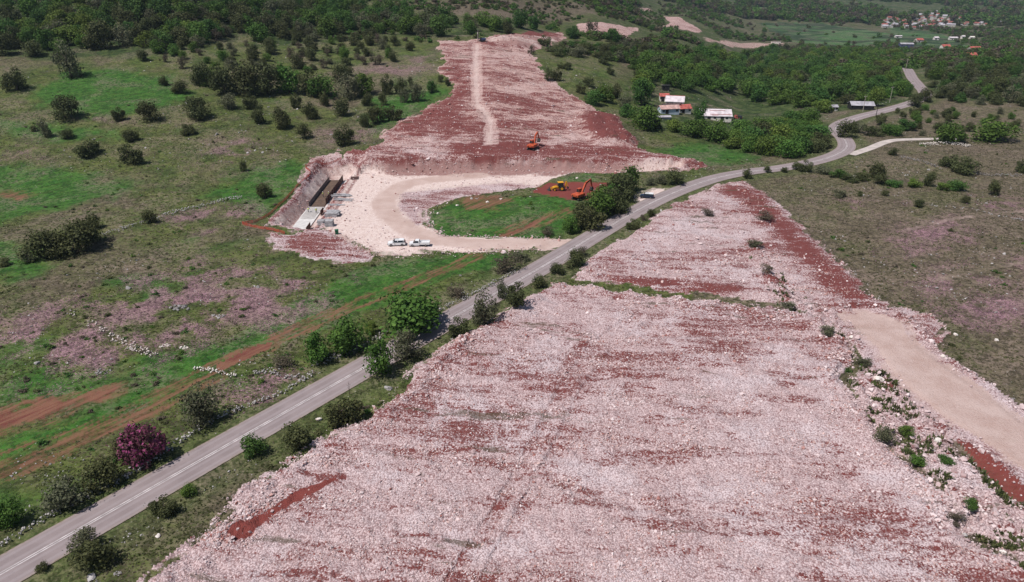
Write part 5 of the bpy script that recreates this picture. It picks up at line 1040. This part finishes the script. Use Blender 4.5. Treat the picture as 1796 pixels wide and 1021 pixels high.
# ---------------------------------------------------------------- buildings
def building(px, py, L, Wd, h, rh, rz, wall_m, roof_m, label, name='farm_shed', cat='shed', doors=1, wins=2, tiles=False, group='farm buildings', mono=False, base=None, ridge=False):
    g = base if base is not None else G(px, py); t = thing(name, label, cat, g, rz, group)
    if mono: prof = [(-Wd / 2, -.6), (Wd / 2, -.6), (Wd / 2, h), (-Wd / 2, h + rh)]
    else: prof = [(-Wd / 2, -.6), (Wd / 2, -.6), (Wd / 2, h), (0, h + rh), (-Wd / 2, h)]
    m = MB(); n = len(prof); v = [(-L / 2, a, z) for a, z in prof] + [(L / 2, a, z) for a, z in prof]; m.add(v, [tuple(range(n)), tuple(range(2 * n - 1, n - 1, -1))] + [(k, n + k, n + (k + 1) % n, (k + 1) % n) for k in range(n)]); m.build('wall', M[wall_m], t)
    ov = .35; rf = MB()
    segs = [((-Wd / 2 - ov, h + rh + (ov * rh / Wd)), (Wd / 2 + ov, h - ov * rh / Wd))] if mono else [((-Wd / 2 - ov, h - 2 * ov * rh / Wd), (0, h + rh)), ((0, h + rh), (Wd / 2 + ov, h - 2 * ov * rh / Wd))]
    for (a0, z0), (a1, z1) in segs:
        v = [(-L / 2 - ov, a0, z0 + .03), (L / 2 + ov, a0, z0 + .03), (L / 2 + ov, a1, z1 + .03), (-L / 2 - ov, a1, z1 + .03)]; v += [(x, y, z + .14) for x, y, z in v]
        rf.add(v, [(3, 2, 1, 0), (4, 5, 6, 7), (0, 1, 5, 4), (1, 2, 6, 5), (2, 3, 7, 6), (3, 0, 4, 7)])
    rf = rf.build('roof', M[roof_m], t)
    if tiles:
        for f0, x0, x1 in ((.22, -.15, .32), (.78, -.15, .5), (.92, -.1, .1)):
            zc = h + rh * (1 - f0) + .19; MB().box(((x0 + x1) / 2 * L, -Wd / 2 * f0, zc), ((x1 - x0) * L, .55, .1)).build('tile_row', M['roofr'], rf)
    if ridge: MB().box((0, 0, h + rh + .17), (L + .6, .4, .16)).build('ridge_tiles', M['roofr'], rf)
    for k in range(doors): MB().box((-L * .18 + k * L * .4, -Wd / 2 - .02, min(1.1, h * .45)), (1.5, .1, min(2.2, h * .9))).build('door', M['dark'], t)
    for k in range(wins): MB().box((L * (-.36 + .72 * k / max(1, wins - 1)), -Wd / 2 - .02, h * .62), (1.1, .1, .8)).build('window', M['glass'], t)
    return t
building(1251, 208, 15.2, 10, 2.2, 2.2, R(-7), 'wallw', 'roofp', 'long white farm building with lilac roof and red tile rows', 'farm_building', 'building', 2, 3, True)
building(1183, 186, 8.5, 8, 2.8, 2.0, R(-14), 'wallw', 'roofp', 'white farm house with pale lilac roof behind the pink sheds', 'farm_house', 'house', 1, 2, ridge=True)
building(1164, 177, 4.2, 4, 2.6, 1.0, R(-4), 'wallw', 'roofr', 'small shed with bright red roof left of the lilac roofed house')
building(1176, 192, 8.0, 3.2, 2.0, .9, R(0), 'wallw', 'roofpk', 'low shed with faded pink roof below the lilac roofed house', mono=True)
building(1172, 198, 9.0, 4.5, 2.3, 1.2, R(12), 'wallblue', 'roofpk', 'long low shed with pale blue wall and pinkish roof')
building(1198, 197, 6.0, 4.5, 2.2, 1.4, R(14), 'wallw', 'roofr', 'red roofed shed just left of the dark conifer')
building(1167, 158, 3.6, 3.0, 2.2, .5, R(0), 'dark', 'roofg', 'tiny grey roofed hut above the farm among trees', mono=True)
building(1163, 208, 6, 2.6, .9, .4, R(6), 'roofg', 'roofg', 'low grey trough roof below the pale blue shed', doors=0, wins=0)
building(1509, 190, 10.5, 6, 1.9, 1.3, R(-6), 'dark', 'roofg', 'grey roofed open shed above the road bend', group='sheds by the road bend')
building(1460, 194, 3.4, 3, 2.0, .7, R(4), 'wallw', 'roofg', 'tiny grey roofed hut left of the open shed', group='sheds by the road bend')
building(1360, 79, 11, 6, 4, 1.0, R(-3), 'wallw', 'wallw', 'white flat barn at the edge of the far green fields', 'far_barn', 'barn', mono=True, group='far barns')
for a in ((1588, 84, 20, 10, 6, 1.5, -5, 'wallb', 'roofg', 'dark slate blue building left of the valley road'), (1611, 74, 13, 9, 4, 2.5, 10, 'wallw', 'roofr', 'red roofed house just behind the slate blue building'), (1657, 86, 12, 9, 4, 2.5, 0, 'wallw', 'roofr', 'red roofed house with low walls above the wooded slope'),
          (1708, 90, 14, 9, 3.5, 2.8, 0, 'wallw', 'roofr', 'broad red roofed house above the blue walled one'), (1700, 106, 10, 8, 4.5, 2.8, 8, 'wallb', 'roofr', 'blue walled house with bright red roof'), (1722, 107, 6, 5, 2.5, 1, 0, 'wallw', 'wallw', 'small white hut right of the blue walled house'),
          (1641, 70, 8, 7, 4, 1.8, 0, 'wallw', 'roofp', 'lone white house at the foot of the village'), (1671, 70, 15, 7, 4, 1.5, -6, 'wallw', 'roofp', 'long white house at the foot of the village'), (1688, 68, 6, 6, 4.5, 1.5, 5, 'wallw', 'roofp', 'small tall white house right of the long white one'),
          (1704, 68, 8, 6, 3, 1.5, 0, 'wallw', 'wallw', 'white hut below the far right of the village'), (1575, 66, 12, 6, 3, 1, 0, 'wallw', 'roofp', 'pale shed by the hedges below the village')):
    building(a[0], a[1], a[2] * .78, a[3] * .78, a[4] * .8, a[5] * .8, R(a[6]), a[7], a[8], a[9], 'valley_house', 'house', 1, 3, group='scattered valley houses')
# village: many small houses on the far slope
hp = []
for k in range(420):
    x = random.uniform(1548, 1830); c = np.interp(x, [1548, 1600, 1640, 1700, 1760, 1830], [42, 42, 36, 33, 30, 26]); sp = np.interp(x, [1548, 1600, 1640, 1700, 1830], [7, 9, 13, 13, 12]); y = c + random.uniform(-1, 1) * sp
    hp.append((x, y))
gp = GG(hp); kept = []
def house_mesh(L, Wd, h, rh):
    wl = MB(); prof = [(-Wd / 2, -2), (Wd / 2, -2), (Wd / 2, h), (0, h + rh), (-Wd / 2, h)]; n = 5; v = [(-L / 2, a, z) for a, z in prof] + [(L / 2, a, z) for a, z in prof]
    wl.add(v, [tuple(range(n)), tuple(range(2 * n - 1, n - 1, -1))] + [(k, n + k, n + (k + 1) % n, (k + 1) % n) for k in range(n)]); w0 = wl.build('wall', M['wallv']); rf = MB()
    for s in (-1, 1):
        v = [(-L / 2 - .4, s * (Wd / 2 + .5), h - .3), (L / 2 + .4, s * (Wd / 2 + .5), h - .3), (L / 2 + .4, 0, h + rh + .1), (-L / 2 - .4, 0, h + rh + .1)]; v += [(x, y, z + .25) for x, y, z in v]; rf.add(v, [(3, 2, 1, 0), (4, 5, 6, 7), (0, 1, 5, 4), (1, 2, 6, 5), (2, 3, 7, 6), (3, 0, 4, 7)])
    r0 = rf.build('roof', M['roofv']); r1 = rf.build('roof', M['roofg']); wi = MB()
    for zz in (1.4, 4.4):
        if zz < h - .5:
            for k in range(3): wi.box((L * (-.3 + .3 * k), -Wd / 2 - .03, zz), (1.2, .1, 1.3))
    w1 = wi.build('window', M['glass']); ds = [o.data for o in (w0, r0, r1, w1)]
    for o in (w0, r0, r1, w1): bpy.data.objects.remove(o)
    return ds
HM = [house_mesh(11, 8, 5.5, 2.5), house_mesh(9, 8, 6.5, 2.2), house_mesh(14, 9, 4, 2.6), house_mesh(8, 7, 3.5, 2)]
for x, y, z in gp:
    if len(kept) >= 190: break
    if any((x - a) ** 2 + (y - b) ** 2 < 12.5 ** 2 for a, b in kept): continue
    kept.append((x, y)); hm = random.choice(HM); red_ = random.random() < .62
    lab = 'small white house with red roof in the far hillside village' if red_ else 'small white house with pale roof in the far hillside village'
    t = thing('village_house', lab, 'house', (x, y, z), random.choice((0, 1.57)) + random.uniform(-.5, .5), 'village houses', random.uniform(.5, .8)); new('wall', hm[0], t); new('roof', hm[1 if red_ else 2], t); new('window', hm[3], t)
vx = np.array([(random.gauss(x, 16), random.gauss(y, 16)) for x, y, z in gp[:260]]); vx = vx[[all((a - x) ** 2 + (b - y) ** 2 > 64 for x, y in kept) for a, b in vx]]
farwood('village_trees', 'dark trees filling the gaps between the village houses', vx[:, 0], vx[:, 1], RNG.uniform(5, 10, len(vx)), 'trees', seed=9)
# farm yard vehicles and poles
g = G(1284, 210); t = thing('flatbed_truck', 'old red flatbed truck parked right of the long farm building', 'truck', g, R(10))
MB().frus(1.2, 2.6, 1.3, 2.3, 1.9, 1.7, .6, 2.1).build('cab', M['roofr'], t, .05); MB().box((2.1, 0, 1.65), (.7, 1.75, .45)).build('windscreen', M['glass'], t); MB().box((-.7, 0, 1.0), (3.6, 2.0, .3)).build('bed', M['darksteel'], t); wheels(t, (-1.6, 1.7), .85, .42, .28)
suv(G(1296, 208), R(95), 'dark car parked beside the red farm truck', 'darksteel', 'darksteel')
def pole(px, py, hm, label, m='pole'):
    t = thing('utility_pole', label, 'pole', G(px, py), R(20), 'utility poles'); MB().cyl((0, 0, -.3), (0, 0, hm), .16, 10, .1).build('post', M[m], t); cb = MB().box((0, 0, hm - .5), (1.8, .12, .12)).build('crossarm', M[m], t)
    for x in (-.75, 0, .75): MB().cyl((x, 0, hm - .44), (x, 0, hm - .2), .06, 8).build('insulator', M['lamp'], cb)
for (x_, y_, w_, h_, k_, l_) in ((1606, 186, 26, 22, 0, 'dark olive tree hiding the far road bend, left of two'), (1622, 178, 24, 22, 0, 'dark olive tree hiding the far road bend, right of two'), (1593, 170, 14, 20, 5, 'narrow dark tree between the two visible stretches of far road'), (1583, 205, 16, 10, 0, 'low dark bush beside the far stretch of road')):
    g = GG([(x_, y_)])[0]; q_ = ppm(g); tree((g[0], g[1], g[2] - .1), w_ / q_, h_ / q_, k_, 'roadside_tree', l_, 'tree')
pole(1513, 196, 7.5, 'pale utility pole in front of the grey open shed'); pole(1536, 205, 6, 'thin dark utility pole at the road bend', 'darksteel'); pole(1587, 128, 9, 'utility pole beside the far stretch of road'); pole(1560, 180, 8, 'pale utility pole in trees left of the far road')
g = GG([(1228, 222)])[0]; s = ppm(g); tree((g[0], g[1], g[2] - .1), 5.8, 10.5, 5, 'dark_conifer', 'tall dark tree between the red shed and long farm building', 'tree')
g = GG([(1478, 147)])[0]; tree((g[0], g[1], g[2] - .1), 8.5, 6.0, 3, 'judas_tree', 'distant purple flowering tree in the wood left of the far road', 'tree')
g = GG([(1533, 185)])[0]; tree((g[0], g[1], g[2] - .1), 8, 9, 6, 'pale_tree', 'pale yellow green tree behind the grey open shed', 'tree')
g = G(613, 692); t = thing('bare_sapling', 'thin leafless sapling on the verge in front of the road lane', 'sapling', g); MB().cyl((0, 0, -.1), (.1, 0, 2.4), .05, 6, .02).build('trunk', M['bark'], t)
for k in range(7): a = k * 2.4; z = .7 + k * .22; MB().cyl((.04, 0, z), (.04 + math.cos(a) * .45, math.sin(a) * .45, z + .5), .02, 5, .008).build('twig', M['bark'], t)

# ---------------------------------------------------------------- air
zmin, zmax = float(GZ.min()) - 1.5, max(CAM_H, float(GZ.max())) + 30
hb = MB().box((0, 2750, (zmin + zmax) / 2), (15400, 8100, zmax - zmin)); hm_ = bpy.data.materials.new('pale_air'); hm_.use_nodes = True; nt = hm_.node_tree; nt.nodes.clear()
pv = nt.nodes.new('ShaderNodeVolumePrincipled'); pv.inputs['Color'].default_value = (.62, .78, 1.0, 1); pv.inputs['Density'].default_value = .00005; ou = nt.nodes.new('ShaderNodeOutputMaterial'); nt.links.new(pv.outputs[0], ou.inputs['Volume'])
tag(hb.build('haze', hm_), 'pale blue haze in the air over the valley', 'haze', kind='stuff')
